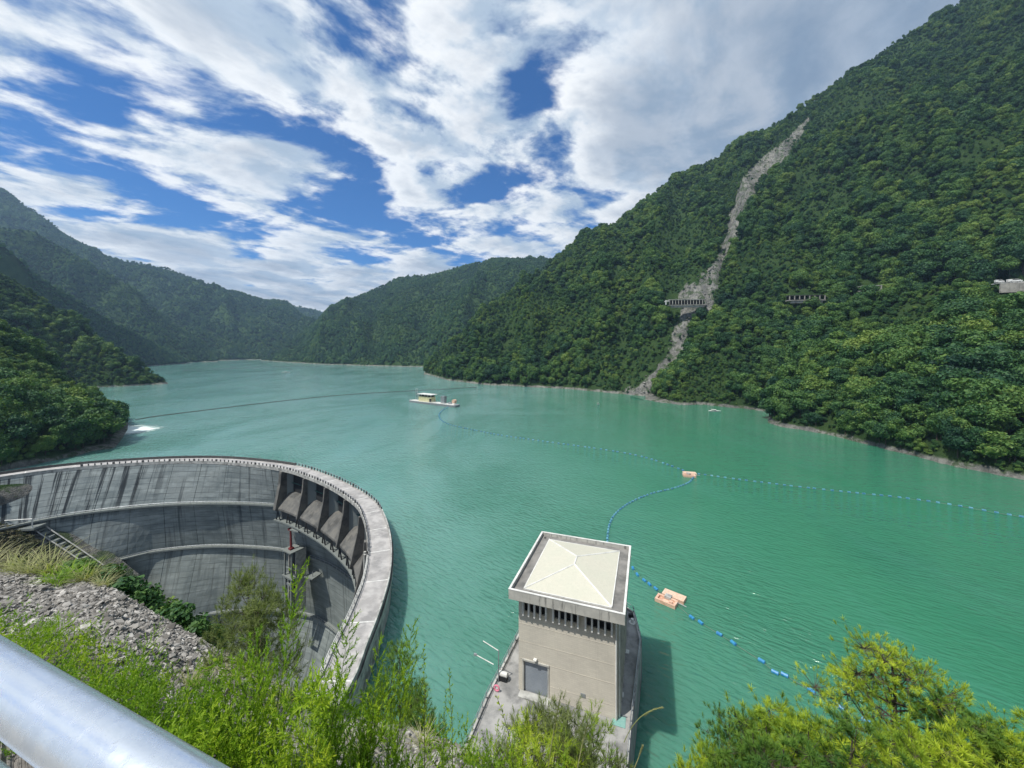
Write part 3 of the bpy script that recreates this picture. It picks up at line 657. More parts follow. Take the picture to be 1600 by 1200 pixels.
for i in range(NB+1):
    sx = bayA+i*bw; q, nr, tg = crest(sx)
    prof = [(5.0, CZ-1.05), (-.9, CZ-1.05), (-1.3, 1.0), (-3.8, -10.4), (-2.6, -11.2), (5.0, -11.2)]
    th = .42 if 0 < i < NB else .8; mb = MB(); k = len(prof)
    for sg in (-1, 1): mb.V += [(q[0]+nr[0]*o+tg[0]*th*sg, q[1]+nr[1]*o+tg[1]*th*sg, z) for o, z in prof]
    mb.F += [tuple(range(k)), tuple(range(2*k-1, k-1, -1))]+[(j, k+j, k+(j+1) % k, (j+1) % k) for j in range(k)]; mb.M += [0]*len(mb.F)
    mb.obj('spillway_pier', M['spill'], dam)
strip(SA, SA+1.2, -.4, 5, -12, CZ-1.1, 2).obj('bay_end_wall', M['spill'], dam)
strip(bayA+NB*bw, SB, -.3, 5, -12, CZ-1.1, 3).obj('bay_end_wall', M['spill'], dam)
# triangular bracket frames below the bays, standing on a ledge
strip(SA-1, SB, -2.6, .4, -15.9, -15.3, 18).obj('bracket_ledge', M['dam_light'], dam)
strip(SA, SB, -.1, .3, -17, -11, 18).obj('bracket_wall', M['dam_dark'], dam)
for i in range(13):
    x = SA+1.5+i*(L_-5)/12
    mb = MB(); a, b, c = Vector(arcpt(x-1.4, -2.1, -15.3)), Vector(arcpt(x, -2.3, -11.3)), Vector(arcpt(x+1.4, -2.1, -15.3))
    mb.tube([a, b], .28, 4); mb.tube([c, b], .28, 4); mb.obj('bracket_frame', M['dark'], dam)
# pipes and small machines
for so_ in (1.0, 2.6): MB().tube([arcpt(SB+so_, -.8, CZ-1.2), arcpt(SB+so_, -1.0, -15)], .35, 8).obj('downpipe', M['parapet'], dam)

# ------------------------------------------------------------------ outlet tower hung on the face
sx = s_at(430, 731); yv = 168.0
tp = P(455, 868, 171); ang = math.atan2(crest(sx)[2][1], crest(sx)[2][0])
ot = thing('outlet_tower', 'grey concrete gate frame with red hoist mast clinging to the dam face', 'tower', tuple(tp), ang-.15)
def L(name, mat, c, d, par=ot, rz=0): return bx(name, mat, par, c, d, rz)
L('roof_slab', M['dam_light'], (0, 1, 3.2), (9, 8, .6)); L('floor_slab', M['dam_light'], (0, 1, -11.2), (10, 7, .8))
for sg in (-1, 1):
    L('upper_column', M['dam_light'], (sg*3.4, -1.6, -4), (.8, .8, 13.8)); L('lower_column', M['dam_light'], (sg*2.9, -1.4, -22), (1.1, 1.1, 21))
    L('side_wall', M['parapet'], (sg*3.4, 3.5, -14), (.7, 6, 34))
L('back_panel', M['dark'], (0, 1.5, -4.2), (6, .5, 13.6)); L('back_panel', M['dark'], (0, .9, -21), (4.7, .5, 18.5))
L('cross_beam', M['steel'], (0, -1.2, -15.5), (5, .6, 1.2)); L('cross_beam', M['dam_light'], (0, -1.2, -32.8), (7, 1, 1.2)); L('floor_beam', M['steel'], (0, -1.3, -6.5), (6, .4, .5))
h_ = MB(); h_.tube([(0, 0, 3.4), (-.6, 0, 14)], [.75, .5], 8); h_.box((-.6, 0, 14.4), (3, 1.6, 1.0)); h_.box((0, 0, 4.0), (2.2, 2.2, 1.0)); h_.obj('hoist_mast', M['red'], ot)
for k, (u, v) in enumerate(((467, 826), (489, 899))):
    b_ = thing('lamp_platform', ['small concrete bracket platform on the dam face above the outlet tower', 'small concrete bracket platform on the dam face right of the outlet tower'][k], 'platform', tuple(P(u, v, 168 if k == 0 else 172)), ang)
    bx('platform_slab', M['dam_light'], b_, (0, 0, 0), (5.0, 5.0, .5)); bx('bracket', M['parapet'], b_, (0, 1.5, -1.2), (.5, 3, 2)); MB().tube([(1, -1, .2), (1, -1, 2.4)], .14, 5).obj('post', M['steel'], b_)

ot.scale = (.78, .78, .8)
# ------------------------------------------------------------------ lake surface, cut along the dam and the near bank
lakeline = [(*(crest(s_)[0]+crest(s_)[1]*3.0),) for s_ in np.linspace(0, LEN-25, 120)]
poly = [(-6000, 60)]+[(-900, 60)]+lakeline+[(-14, 40), (30, 30), (200, -60), (6000, -60), (6000, 8000), (-6000, 8000)]
from mathutils.geometry import tessellate_polygon
tri = tessellate_polygon([[Vector((x, y, 0)) for x, y in poly]])
me = mesh('lake_water', [(x, y, 0) for x, y in poly], [tuple(f) for f in tri], mats=[M['water']])
fl_ = [f for f in me.polygons if f.normal.z < 0]
if len(fl_) > len(me.polygons)/2: me.flip_normals()
print('LAKE flipped', len(fl_), len(me.polygons), 'dam', [(l[0], l[2].round(1).tolist()) for l in LVL], LEN, SA, SB)
lake = link('lake_water', me, kind='structure')
# gorge ground sheet far below the dam
bm = MB(); bm.poly([(-900, -300, -112), (900, -300, -112), (900, 300, -112), (-900, 300, -112)]); bm.obj('gorge_floor', M['hill'], kind='structure')
# lake bed apron so the horizon is ground and not void
bm = MB(); bm.poly([(-6500, -400, -114), (6500, -400, -114), (6500, 8200, -114), (-6500, 8200, -114)]); bm.obj('ground', M['hill'], kind='structure')

# ------------------------------------------------------------------ gorge bank at the far (left) abutment
J = [(s_at(-120, 764), 9.0), (s_at(0, 746), 7.0)]
jl = [(-120, 800, -5), (-60, 745, 5), (0, 752, 5), (28, 775, -1), (50, 808, -11), (85, 835, -18), (120, 858, -25), (160, 885, -33), (215, 930, -47), (270, 980, -63), (330, 1030, -80), (380, 1080, -100)]
JP = [G(u, v, z) for u, v, z in jl]
JP = [Vector((p.x, p.y, p.z)) for p in JP]
dn = Vector((-.55, -.835, 0)); rows = []
JPc = catmull([tuple(p) for p in JP], 8)
for k in np.linspace(-.04, 1, 46):
    r = []
    for p in JPc:
        q = Vector(p)+dn*(k*150); n_ = float(fbm(np.array([q.x/14]), np.array([q.y/14+q.z/9]), 4, 4)[0])
        q.z += n_*5*min(1, max(0, k)*8)+max(k, 0)*10; r.append(tuple(q))
    rows.append(r)
MB().grid(rows).obj('gorge_bank', M['hill'], smooth=True, kind='structure')
GB = np.array(rows)[:22]
rng = np.random.default_rng(11); a_, b_ = GB[:-1, :-1].reshape(-1, 3), GB[1:, 1:].reshape(-1, 3)
pk = rng.choice(len(a_), 9000); pts = a_[pk]+(b_[pk]-a_[pk])*rng.random((9000, 1)); pts = pts[np.linalg.norm(pts[:, None, :2]-np.array(JPc)[None, :, :2], axis=2).min(1) > 5.6]
br_col, _ = proto_set('bank_brush', 4, 260, .12, M['brush'], 300)
gn_scatter('bank_brush', pts, 1.6+2.8*rng.random(len(pts))**1.5, br_col, rng, label='brown and green scrub on the gorge bank beside the dam')
# abutment stairway and terraces
st = thing('abutment_stairway', 'long concrete stairway running down the gorge bank along the dam foot', 'stairway', tuple(JP[4]))
o0 = JP[4]; path = [JP[i] for i in range(4, len(JP))]
def offs(p, k=2.2): return Vector(p)+dn*k-o0
for i in range(len(path)-1):
    a, b = offs(path[i]), offs(path[i+1]); nseg = max(2, int((b-a).length/2.2))
    for k in range(nseg):
        q = a+(b-a)*((k+.5)/nseg); d_ = (b-a).normalized(); MB().box((q.x, q.y, q.z+.7), (2.6, 2.2, .9), math.atan2(d_.y, d_.x)).obj('step', M['dam_light'], st)
for sg in (.6, 3.9):
    mb = MB(); L1 = [offs(p, sg)+Vector((0, 0, 1.9)) for p in path]; mb.tube(L1, .28, 4); mb.obj('side_kerb', M['parapet'], st)
def bankmesh(name, label, u, v, z, size, rz=0.0, par=None):
    p = G(u, v, z); t_ = thing(name, label, 'terrace', tuple(p), rz); return t_
tr = bankmesh('abutment_block', 'grey concrete abutment block with a dark gallery door left of the dam', 18, 800, -9, 0, .25)
bx('block_body', M['dam_light'], tr, (-12, 4, 5), (24, 12, 13), 0.0); bx('gallery_door', M['dark'], tr, (-4, -2.2, .4), (2.2, .6, 3.4)); bx('terrace_slab', M['parapet'], tr, (-9, -3.5, -1.6), (30, 6, .8))
tr = bankmesh('abutment_landing', 'concrete landing with white railing where the first dam ledge meets the bank', 48, 822, -13, 0, .12)
bx('landing_slab', M['dam_light'], tr, (-4, -1, 0), (17, 5, .9)); bx('dark_doorway', M['dark'], tr, (-4, 1.3, 2.0), (3, .5, 3))
r_ = MB(); r_.tube([(-9, -3, 4.0), (3.5, -3, 4.2), (3.5, -3, .2)], .22, 5); r_.tube([(-9, -3, .2), (-9, -3, 4.0)], .15, 5); r_.obj('white_railing', M['white'], tr)
sh = MB(); 
# pale rubble where the stair turns
rk_col = bpy.data.collections.new('rock_shapes')
import bmesh as _b
for i in range(6):
    q = _b.new(); _b.ops.create_icosphere(q, subdivisions=1, radius=1); rr = random.Random(i)
    for v_ in q.verts: v_.co *= rr.uniform(.65, 1.2); v_.co.z *= .55
    me = bpy.data.meshes.new('loose_rock'); q.to_mesh(me); q.free(); me.materials.append(M['stone']); rk_col.objects.link(bpy.data.objects.new('loose_rock', me))

# ------------------------------------------------------------------ intake tower
TA = math.radians(-19.5); TC = Vector((11.17, 67.3, CZ))
tw = thing('intake_tower', 'beige square intake tower with cream hipped roof standing in the lake', 'tower', tuple(TC), TA)
RW, RD, RZ = 17.7, 20.3, 17.0          # outer roof size, height of the roof edge above the deck
WX0, WX1, WY0, WY1 = -7.75, 7.75, -8.35, 8.9; WT = RZ-1.5
# walls, the front one built round its openings
fr = [(WX0, -6.0), (-1.0, 1.0)]
groups = [(-6.9, -3.05), (-2.0, 1.95), (3.0, 6.95)]; WZ0, WZ1 = 12.9, 15.3
dx0, dx1, dz1 = -6.85, -2.95, 5.0
mb = MB()
def fb(x0, x1, z0, z1): mb.box(((x0+x1)/2, WY0+.2, (z0+z1)/2), (x1-x0, .4, z1-z0))
fb(WX0, dx0, 0, dz1); fb(dx1, WX1, 0, dz1); fb(WX0, WX1, dz1, WZ0)
xe = [WX0]+[e for g_ in groups for e in g_]+[WX1]
for i in range(0, len(xe), 2): fb(xe[i], xe[i+1], WZ0, WZ1)
fb(WX0, WX1, WZ1, WT)
mb.obj('front_wall', M['wall'], tw)
bx('right_wall', M['wall'], tw, (WX1-.2, (WY0+.4+WY1)/2, WT/2), (.4, WY1-WY0-.4, WT)); bx('left_wall', M['wall'], tw, (WX0+.2, (WY0+.4+WY1)/2, WT/2), (.4, WY1-WY0-.4, WT)); bx('rear_wall', M['wall'], tw, (0, WY1-.2, WT/2), (WX1-WX0-.8, .4, WT))
sh_ = bx('roller_shutter', M['shutter'], tw, ((dx0+dx1)/2, WY0+.30, dz1/2), (dx1-dx0-.02, .1, dz1-.02))
for k in range(20): bx('shutter_slat', M['shutter'], sh_, ((dx0+dx1)/2, WY0+.245, .125+k*.25), (dx1-dx0-.06, .05, .20))
for k in range(3):
    x0, x1 = groups[k]; wn = bx('window_band', M['dark'], tw, ((x0+x1)/2, WY0+.30, (WZ0+WZ1)/2), (x1-x0, .08, WZ1-WZ0))
    for j in range(5): bx('window_fin', M['white'], tw, (x0+.05+j*(x1-x0-.1)/4, WY0-.30, (WZ0+WZ1)/2-.25), (.25, .60, WZ1-WZ0+.3))
    for j in range(4): bx('window_frame', M['steel'], wn, (x0+.45+j*(x1-x0)/4, WY0+.24, WZ0+1.1), (.7, .04, .06))
# right side: tall pilasters and a row of windows
for j in range(7): bx('pilaster', M['fascia'], tw, (WX1+.2, WY0+1.2+j*2.5, WT/2), (.4, .35, WT))
for j in range(6): bx('side_window', M['dark'], tw, (WX1+.02, WY0+2.4+j*2.5, 14.1), (.06, 1.7, 2.0))
# formwork joints, downpipes and door surround
for x, y in ((WX1-.25, WY0-.16), (WX1+.18, WY0+.5)): MB().tube([(x, y, .1), (x, y, WT-.1)], .11, 8).obj('downpipe', M['white'], tw)
for c, d in ((((dx0+dx1)/2, WY0-.05, dz1+.15), (dx1-dx0+.5, .3, .25)), ((dx0-.13, WY0-.03, dz1/2), (.2, .16, dz1)), ((dx1+.13, WY0-.03, dz1/2), (.2, .16, dz1))): bx('door_frame', M['fascia'], tw, c, d)
bx('threshold', M['parapet'], tw, ((dx0+dx1)/2, WY0-.7, .07), (dx1-dx0+1.2, 1.3, .14))
# soffit and fascia panels
bx('soffit', M['fascia'], tw, (0, 0, WT+.1), (RW-.5, RD-.5, .2))
def panels(n, a, b, fixed, axis):
    for i in range(n):
        p0, p1 = a+(b-a)*i/n, a+(b-a)*(i+1)/n; c = (p0+p1)/2; l_ = p1-p0-.03
        if axis == 'x': bx('fascia_panel', M['fascia'], tw, (c, fixed, RZ-.75), (l_, .28, 1.5))
        else: bx('fascia_panel', M['fascia'], tw, (fixed, c, RZ-.75), (.28, l_, 1.5))
panels(5, -RW/2, RW/2, -RD/2+.14, 'x'); panels(5, -RW/2, RW/2, RD/2-.14, 'x'); panels(6, -RD/2+.3, RD/2-.3, -RW/2+.14, 'y'); panels(6, -RD/2+.3, RD/2-.3, RW/2-.14, 'y')
for (c, d) in (((0, -RD/2+.14, RZ+.05), (RW+.08, .34, .1)), ((0, RD/2-.14, RZ+.05), (RW+.08, .34, .1)), ((-RW/2+.14, 0, RZ+.05), (.34, RD-.7, .1)), ((RW/2-.14, 0, RZ+.05), (.34, RD-.7, .1))): bx('coping', M['white'], tw, c, d)
bx('roof_gutter', M['gutter'], tw, (0, 0, RZ-.75), (RW-.6, RD-.6, .3))
# hipped roof
hx, hy = RW/2-2.0, RD/2-1.75; z0, z1 = RZ-.45, RZ+.95; ry = 1.3
c4 = [(-hx, -hy, z0), (hx, -hy, z0), (hx, hy, z0), (-hx, hy, z0)]; r0, r1 = (0, -ry, z1), (0, ry, z1)
faces = [([c4[0], c4[1], r0], 'x'), ([c4[1], c4[2], r1, r0], 'y'), ([c4[2], c4[3], r1], 'x'), ([c4[3], c4[0], r0, r1], 'y')]
for pts_, ax in faces:
    me = mesh('roof_slope', pts_, [tuple(range(len(pts_)))], uv=[((p[0], p[1]) if ax == 'x' else (p[1], p[0])) for p in pts_], mats=[M['roof']]); link('roof_slope', me, tw)
for a, b in ((c4[0], r0), (c4[1], r0), (c4[2], r1), (c4[3], r1), (r0, r1)):
    MB().tube([a, b], .13, 6).obj('ridge_cap', M['white'], tw)
MB().box((0, -hy, z0-.08), (2*hx, .14, .2)).box((0, hy, z0-.08), (2*hx, .14, .2)).box((-hx, 0, z0-.08), (.14, 2*hy, .2)).box((hx, 0, z0-.08), (.14, 2*hy, .2)).obj('eaves_trim', M['white'], tw)
# deck
RT = Matrix.Rotation(TA, 3, 'Z')
deck_px = [(727, 1163), (757, 1093), (803, 1003), (842, 925), (982, 951), (992, 958), (1003, 1000), (994, 1083), (988, 1140), (983, 1200)]
dp = [tuple(G(u, v, CZ))[:2] for u, v in deck_px]
dp = [(dp[0][0]-(dp[2][0]-dp[0][0])*.9, dp[0][1]-(dp[2][1]-dp[0][1])*.9)]+dp+[(dp[-1][0]-5, dp[-1][1]-12)]
dk = thing('tower_deck', 'stained concrete deck with edge railings around the foot of the intake tower', 'deck', (0, 0, 0))
MB().prism(dp[::-1], -25, CZ-.015).obj('deck_slab', M['deck'], dk)
def edge_rail(pts_, name='railing', mat=None):
    mb = MB(); 
    for h in (.55, 1.1): mb.tube([(x, y, CZ+.25+h) for x, y in pts_], .045, 5)
    o = mb.obj(name, mat or M['metal'], dk); cb = MB()
    for (x0, y0), (x1, y1) in zip(pts_[:-1], pts_[1:]):
        Ls = math.hypot(x1-x0, y1-y0); a = math.atan2(y1-y0, x1-x0); MB().box(((x0+x1)/2, (y0+y1)/2, CZ+.12), (Ls+.2, .32, .3), a).obj('kerb', M['parapet'], dk)
        for k in range(int(Ls/1.8)+1): link('post', PM, o, (x0+(x1-x0)*k*1.8/Ls, y0+(y1-y0)*k*1.8/Ls, CZ+.2))
PM = MB().box((0, 0, .6), (.09, .09, 1.2)).me('post', [M['metal']])
ins = lambda p, k: (p[0]+k, p[1])
edge_rail([ins(p, .35) for p in dp[0:5]]); edge_rail([ins(p, -.3) for p in dp[5:12]])
# dark rack along the right-hand wall
rk = thing('gate_rack', 'black toothed gate rack lying along the right wall of the intake tower', 'rack', tuple(G(964, 1072, CZ)), TA)
for k in range(24): bx('rack_tooth', M['dark'], rk, (0, k*.86, .55), (.75, .56, 1.1))
bx('rack_rail', M['steel'], rk, (0, 10, .12), (.4, 20.5, .24))
# things on the deck
q = G(779, 1065, CZ); lp = thing('lamp_post', 'thin deck lamp post with two long white arms left of the tower', 'lamp post', tuple(q), TA)
MB().tube([(0, 0, 0), (0, 0, 5.2)], .08, 6).obj('pole', M['steel'], lp)
MB().tube([(0, 0, 5.1), (-3.0, .5, 5.6)], .07, 5).obj('arm', M['white'], lp); MB().tube([(-.9, 0, 2.6), (-4.3, .4, 3.0)], .07, 5).obj('arm', M['white'], lp); bx('lamp_head', M['steel'], lp, (-4.4, .4, 3.0), (.5, .3, .3))
q = G(787, 1062, CZ); wc = thing('deck_winch', 'small white and dark winch at the left railing of the deck', 'winch', tuple(q), TA)
bx('winch_frame', M['dark'], wc, (0, 0, .5), (1.3, 1, .9)); MB().tube([(-.7, -.2, 1.1), (.7, -.2, 1.1)], .38, 10).obj('winch_drum', M['white'], wc)
q = G(776, 1075, CZ+.6); rg = thing('lifebuoy', 'pink lifebuoy hung on the left deck railing', 'lifebuoy', tuple(q), TA)
pts_ = [(.42*math.cos(a*PI/6), 0, .42*math.sin(a*PI/6)) for a in range(13)]; pink = basic('pink_plastic', (.72, .20, .30), (.6, .2, .28), 3, .5); MB().tube(pts_, .12, 6, cap=False).obj('ring', pink, rg)
q = G(967, 1127, CZ); gp = thing('green_hatch', 'teal hatch plate set in the deck by the tower corner', 'hatch', tuple(q), TA)
teal = basic('teal_paint', (.16, .34, .30), (.22, .38, .34), 2, .6); bx('plate', teal, gp, (0, 0, .03), (1.9, 1.7, .06)); bx('hatch_frame', M['steel'], gp, (0, 1.0, .08), (2.2, .16, .16))
for k, (u, v, lb) in enumerate(((979, 1018, 'pale square hatch halfway along the deck right of the tower'), (970, 1085, 'pale square hatch near the front right corner of the tower'))):
    q = G(u, v, CZ); o = bx('deck_hatch', M['white'], None, (0, 0, .04), (.9, .9, .08), TA); o.location = q; o['label'] = lb; o['category'] = 'hatch'
q = G(988, 973, CZ); bo = thing('mooring_winch', 'small round white capstan at the far right corner of the deck', 'winch', tuple(q))
MB().tube([(0, 0, 0), (0, 0, .12), (0, 0, .14), (0, 0, .8)], [.7, .7, .32, .28], 12).obj('drum', M['white'], bo); bx('winch_motor', M['dark'], bo, (.2, 1.6, .35), (.9, .5, .6))

# ------------------------------------------------------------------ floats, pontoons, barge
def cyl_float(mat, r, l, ridge=True):
    mb = MB(); e = l/2; xs_ = [-e, -e+.06, -e*.45, -e*.40, e*.40, e*.45, e-.06, e]; rs_ = [r*.7, r, r, r*.93, r*.93, r, r, r*.7]
    mb.tube([(x, 0, r*.45) for x in xs_], rs_, 10); return mb.me('float', [mat], smooth=False)
FN = cyl_float(M['blue'], .36, 1.15); FO = cyl_float(M['blue_old'], .34, .95)
def line(px_, step, mesh_, name, label, group, skip=(), scale=1.0, ropelabel='rope', var=.0, rng=random.Random(3)):
    c = catmull([tuple(G(u, v, 0))[:2] for u, v in px_], 20); sg = np.linalg.norm(np.diff(c, axis=0), axis=1); A_ = np.concatenate([[0], np.cumsum(sg)])
    n = int(A_[-1]/step)
    for i in range(n+1):
        s_ = i*step+rng.uniform(-var, var)*step
        if any(a < s_ < b for a, b in skip): continue
        x, y = np.interp(s_, A_, c[:, 0]), np.interp(s_, A_, c[:, 1]); x2, y2 = np.interp(s_+.5, A_, c[:, 0]), np.interp(s_+.5, A_, c[:, 1])
        o = link(name, mesh_, None, (x, y, 0), label, 'float', group); o.rotation_euler = (rng.uniform(-.2, .2), rng.uniform(-.05, .05), math.atan2(y2-y, x2-x)+rng.uniform(-.25, .25)); o.scale = (scale, scale, scale)
    MB().tube([(p[0], p[1], .05) for p in c[::3]], .05*max(1, scale), 4).obj('boom_rope', M['rope'], label=ropelabel, cat='rope')
near_px = [(989, 889), (996, 899), (1007, 908), (1015, 914), (1025, 921), (1081, 966), (1095, 974), (1124, 992), (1146, 1006), (1190, 1034), (1211, 1052), (1226, 1056), (1268, 1081), (1313, 1107), (1353, 1128), (1429, 1173)]
for i, (u, v) in enumerate(near_px):
    p = G(u, v, 0); a = G(*near_px[min(i+1, len(near_px)-1)], 0)-G(*near_px[max(i-1, 0)], 0)
    lb = ('blue cylindrical float on the short line between tower roof and near pontoon', 'floats between tower and near pontoon') if i < 5 else ('bright blue cylindrical float on the rope running towards the foreground tree', 'floats on the rope towards the foreground')
    o = link('boom_float', FN, None, p, lb[0], 'float', lb[1]); o.rotation_euler = (0, 0, math.atan2(a.y, a.x)+random.uniform(-.3, .3)); o.scale = (1.05,)*3
rp = [(940, 850), (975, 878)]+near_px[:5]+[(1040, 933), (1060, 948)]+near_px[5:]+[(1500, 1215)]
MB().tube([(*tuple(G(u, v, 0))[:2], .12) for u, v in rp], .045, 5).obj('boom_rope', M['rope'], label='thin rope threading the nearest blue floats past the near pontoon', cat='rope')
line([(949, 848), (951, 826), (958, 808), (972, 794), (992, 782), (1020, 771), (1050, 764), (1075, 755), (1084, 746)], 2.15, FO, 'boom_float', 'small blue float on the curved line from the tower roof up to the middle pontoon', 'floats between tower and middle pontoon', scale=1.1, var=.15,
     ropelabel='rope of the curved float line between tower and middle pontoon')
line([(700, 636), (692, 641), (686, 648), (690, 657), (704, 664), (735, 671), (780, 680), (850, 690), (930, 701), (990, 711), (1030, 722), (1074, 738)], 3.6, FO, 'boom_float', 'tiny blue float on the long line from the work barge to the middle pontoon', 'floats between barge and middle pontoon', scale=1.35, var=.2,
     ropelabel='rope of the long float line from the barge to the middle pontoon')
line([(1092, 741), (1150, 749), (1230, 759), (1320, 769), (1400, 777), (1480, 788), (1560, 802), (1640, 815)], 2.9, FO, 'boom_float', 'small blue float on the line running from the middle pontoon to the right edge', 'floats right of the middle pontoon', scale=1.15, var=.15,
     ropelabel='rope of the float line running right from the middle pontoon')
bl = catmull([tuple(G(u, v, 0))[:2] for u, v in [(212, 656), (250, 650), (330, 640), (430, 628), (540, 617), (640, 611), (700, 608), (745, 605)]], 30)
MB().tube([(x, y, .1) for x, y in bl], .55, 5).obj('log_boom', M['post'], label='long dark floating boom stretched across the lake from the left shore', cat='boom')
bl = catmull([tuple(G(u, v, 0))[:2] for u, v in [(285, 579), (350, 576), (430, 573.5), (500, 572)]], 20)
MB().tube([(x, y, .1) for x, y in bl], .5, 5).obj('log_boom', M['post'], label='very distant thin boom across the narrow end of the lake', cat='boom')
def pontoon(p, rz, s_, label, kind):
    t_ = thing('pontoon', label, 'pontoon', tuple(p), rz); t_.scale = (s_,)*3
    def hull(cx, cy, lx, ly, open_):
        if open_:
            MB().box((cx, cy, .12), (lx-.8, ly-.8, .3)).obj('tray_floor', M['orange'], t_)
            for c, d in (((cx, cy-ly/2+.25, .35), (lx, .5, .9)), ((cx, cy+ly/2-.25, .35), (lx, .5, .9)), ((cx-lx/2+.25, cy, .35), (.5, ly-1.0, .9)), ((cx+lx/2-.25, cy, .35), (.5, ly-1.0, .9))): bx('float_block', M['orange'], t_, c, d)
        else:
            bx('hull', M['orange'], t_, (cx, cy, .3), (lx, ly, .8)); n = int(lx/.45)
            for k in range(n): bx('deck_plank', M['buff'], t_, (cx-lx/2+(k+.5)*lx/n, cy, .74), (lx/n-.03, ly+.04, .08))
    hull(.25, 1.75, 5.2, 2.5, False); hull(-.6, -1.3, 4.8, 2.6, True)
    bx('hatch_box', M['parapet'], t_, (-.6, .1, .75), (1.5, 1.4, .6)); bx('crate', M['orange'], t_, (.5, -1.5, .6), (.8, .8, .5))
    MB().tube([(-3.2, .2, .6), (3.8, -.6, .5)], .09, 5).obj('tow_bar', M['metal'], t_)
    return t_
pontoon(G(1048, 939, 0), math.radians(-40), 1.0, 'orange twin pontoon with an open tray and planked deck near the tower', 0)
pontoon(G(1078, 743, 0), math.radians(-12), 1.15, 'small orange pontoon where three float lines meet in mid lake', 1)
b0 = G(643, 627.5, 0); b1 = G(715, 636, 0); c_ = (b0+b1)/2; bl_ = (b1-b0).length
bg = thing('work_barge', 'long flat work barge with yellow cabin and mast moored in mid lake', 'barge', tuple(c_), math.atan2(b1.y-b0.y, b1.x-b0.x)); sL = bl_/60
def B(name, mat, c, d): return bx(name, mat, bg, tuple(x*sL for x in c), tuple(x*sL for x in d))
hb = MB(); H_ = 60*sL; hb.prism([(-H_/2, -3*sL), (-H_/2+2*sL, -4*sL), (H_/2-2*sL, -4*sL), (H_/2, -3*sL), (H_/2, 3*sL), (H_/2-2*sL, 4*sL), (-H_/2+2*sL, 4*sL), (-H_/2, 3*sL)], -.6, 1.7*sL).obj('hull', M['steel'], bg)
B('deck', M['white'], (0, 0, 1.8), (57, 7.4, .2)); cb = B('cabin', M['yellow'], (-9, .5, 4.2), (17, 5.5, 4.6)); B('cabin_roof', M['white'], (-8.5, .3, 8.6), (19, 7.6, .5))
for k in range(5): B('roof_post', M['parapet'], (-17+k*4.2, -2.9, 7.2), (.4, .4, 2.4))
B('upper_cabin', M['dark'], (-9, .5, 7.3), (15, 4.4, 1.9)); B('engine_opening', M['dark'], (-1.6, -2.35, 3.6), (2.6, .3, 3.0)); B('steel_box', M['steel'], (13, 0, 5.2), (4.4, 3, 6.2)); B('winch_block', M['metal'], (21, 0, 2.6), (2.5, 2.5, 1.4))
mm = MB(); 
for x in (-24, -21.5): mm.tube([(x*sL, 0, 2*sL), (x*sL*.985, 0, 13*sL)], .22, 5)
for z in (4, 7, 10, 12.8): mm.tube([(-24*sL, 0, z*sL), (-21.5*sL, 0, z*sL)], .16, 4)
mm.obj('mast', M['metal'], bg)
rl = MB(); rl.tube([(26*sL, -1.4*sL, 4.6*sL), (26*sL, 1.4*sL, 4.6*sL)], 1.7*sL, 14); rl.obj('hose_reel', M['orange'], bg)
rr = MB()
for k in range(24): x = (-28+k*2.4)*sL; rr.box((x, -3.6*sL, 2.4*sL), (.12, .12, 1.1*sL))
rr.tube([(-28*sL, -3.6*sL, 3*sL), (27*sL, -3.6*sL, 3*sL)], .08, 4); rr.obj('handrail', M['white'], bg)
# small boats
def boat(p, rz, L0, label):
    t_ = thing('small_boat', label, 'boat', tuple(p), rz); mb = MB(); n = 9; rows = []
    for i in range(n):
        k = i/(n-1); x = (k-.5)*L0; w_ = L0*.16*(1-max(0, (k-.55)/.45)**2.2); rows.append([(x, -w_, .7+.3*k), (x, -w_*.7, -.2), (x, 0, -.3), (x, w_*.7, -.2), (x, w_, .7+.3*k)])
    mb.grid(rows); mb.poly([r[0] for r in rows]+[r[-1] for r in rows][::-1]); mb.obj('hull', M['white'], t_); bx('canopy', M['white'], t_, (-.1*L0, 0, 2.0), (L0*.4, L0*.24, .12)); bx('console', M['steel'], t_, (0, 0, 1.2), (L0*.15, L0*.15, .9))
boat(G(1117, 643, 0), -.2, 11, 'small white boat near the right shore below the forested spur'); boat(G(935, 632, 0), .5, 3.0, 'tiny white dinghy in open water left of the landslide foot'); boat(G(447, 582, 0), 0, 22, 'far dark boat near the bend of the lake')
# foam where a stream enters on the left
fa = [G(160, 677, 0), G(185, 683, 0), G(262, 672, 0), G(262, 664, 0), G(185, 666, 0)]
nf = 14; rows = []; uvs_ = []
me = mesh('foam', [(*tuple(G(160, 686, 0))[:2], .03), (*tuple(G(285, 674, 0))[:2], .03), (*tuple(G(285, 658, 0))[:2], .03), (*tuple(G(160, 662, 0))[:2], .03)], [(0, 1, 2, 3)], uv=[(0, 0), (1, 0), (1, 1), (0, 1)], mats=[M['foam']])
link('foam_patch', me, kind='stuff', label='white foam streak drifting from the left shore')

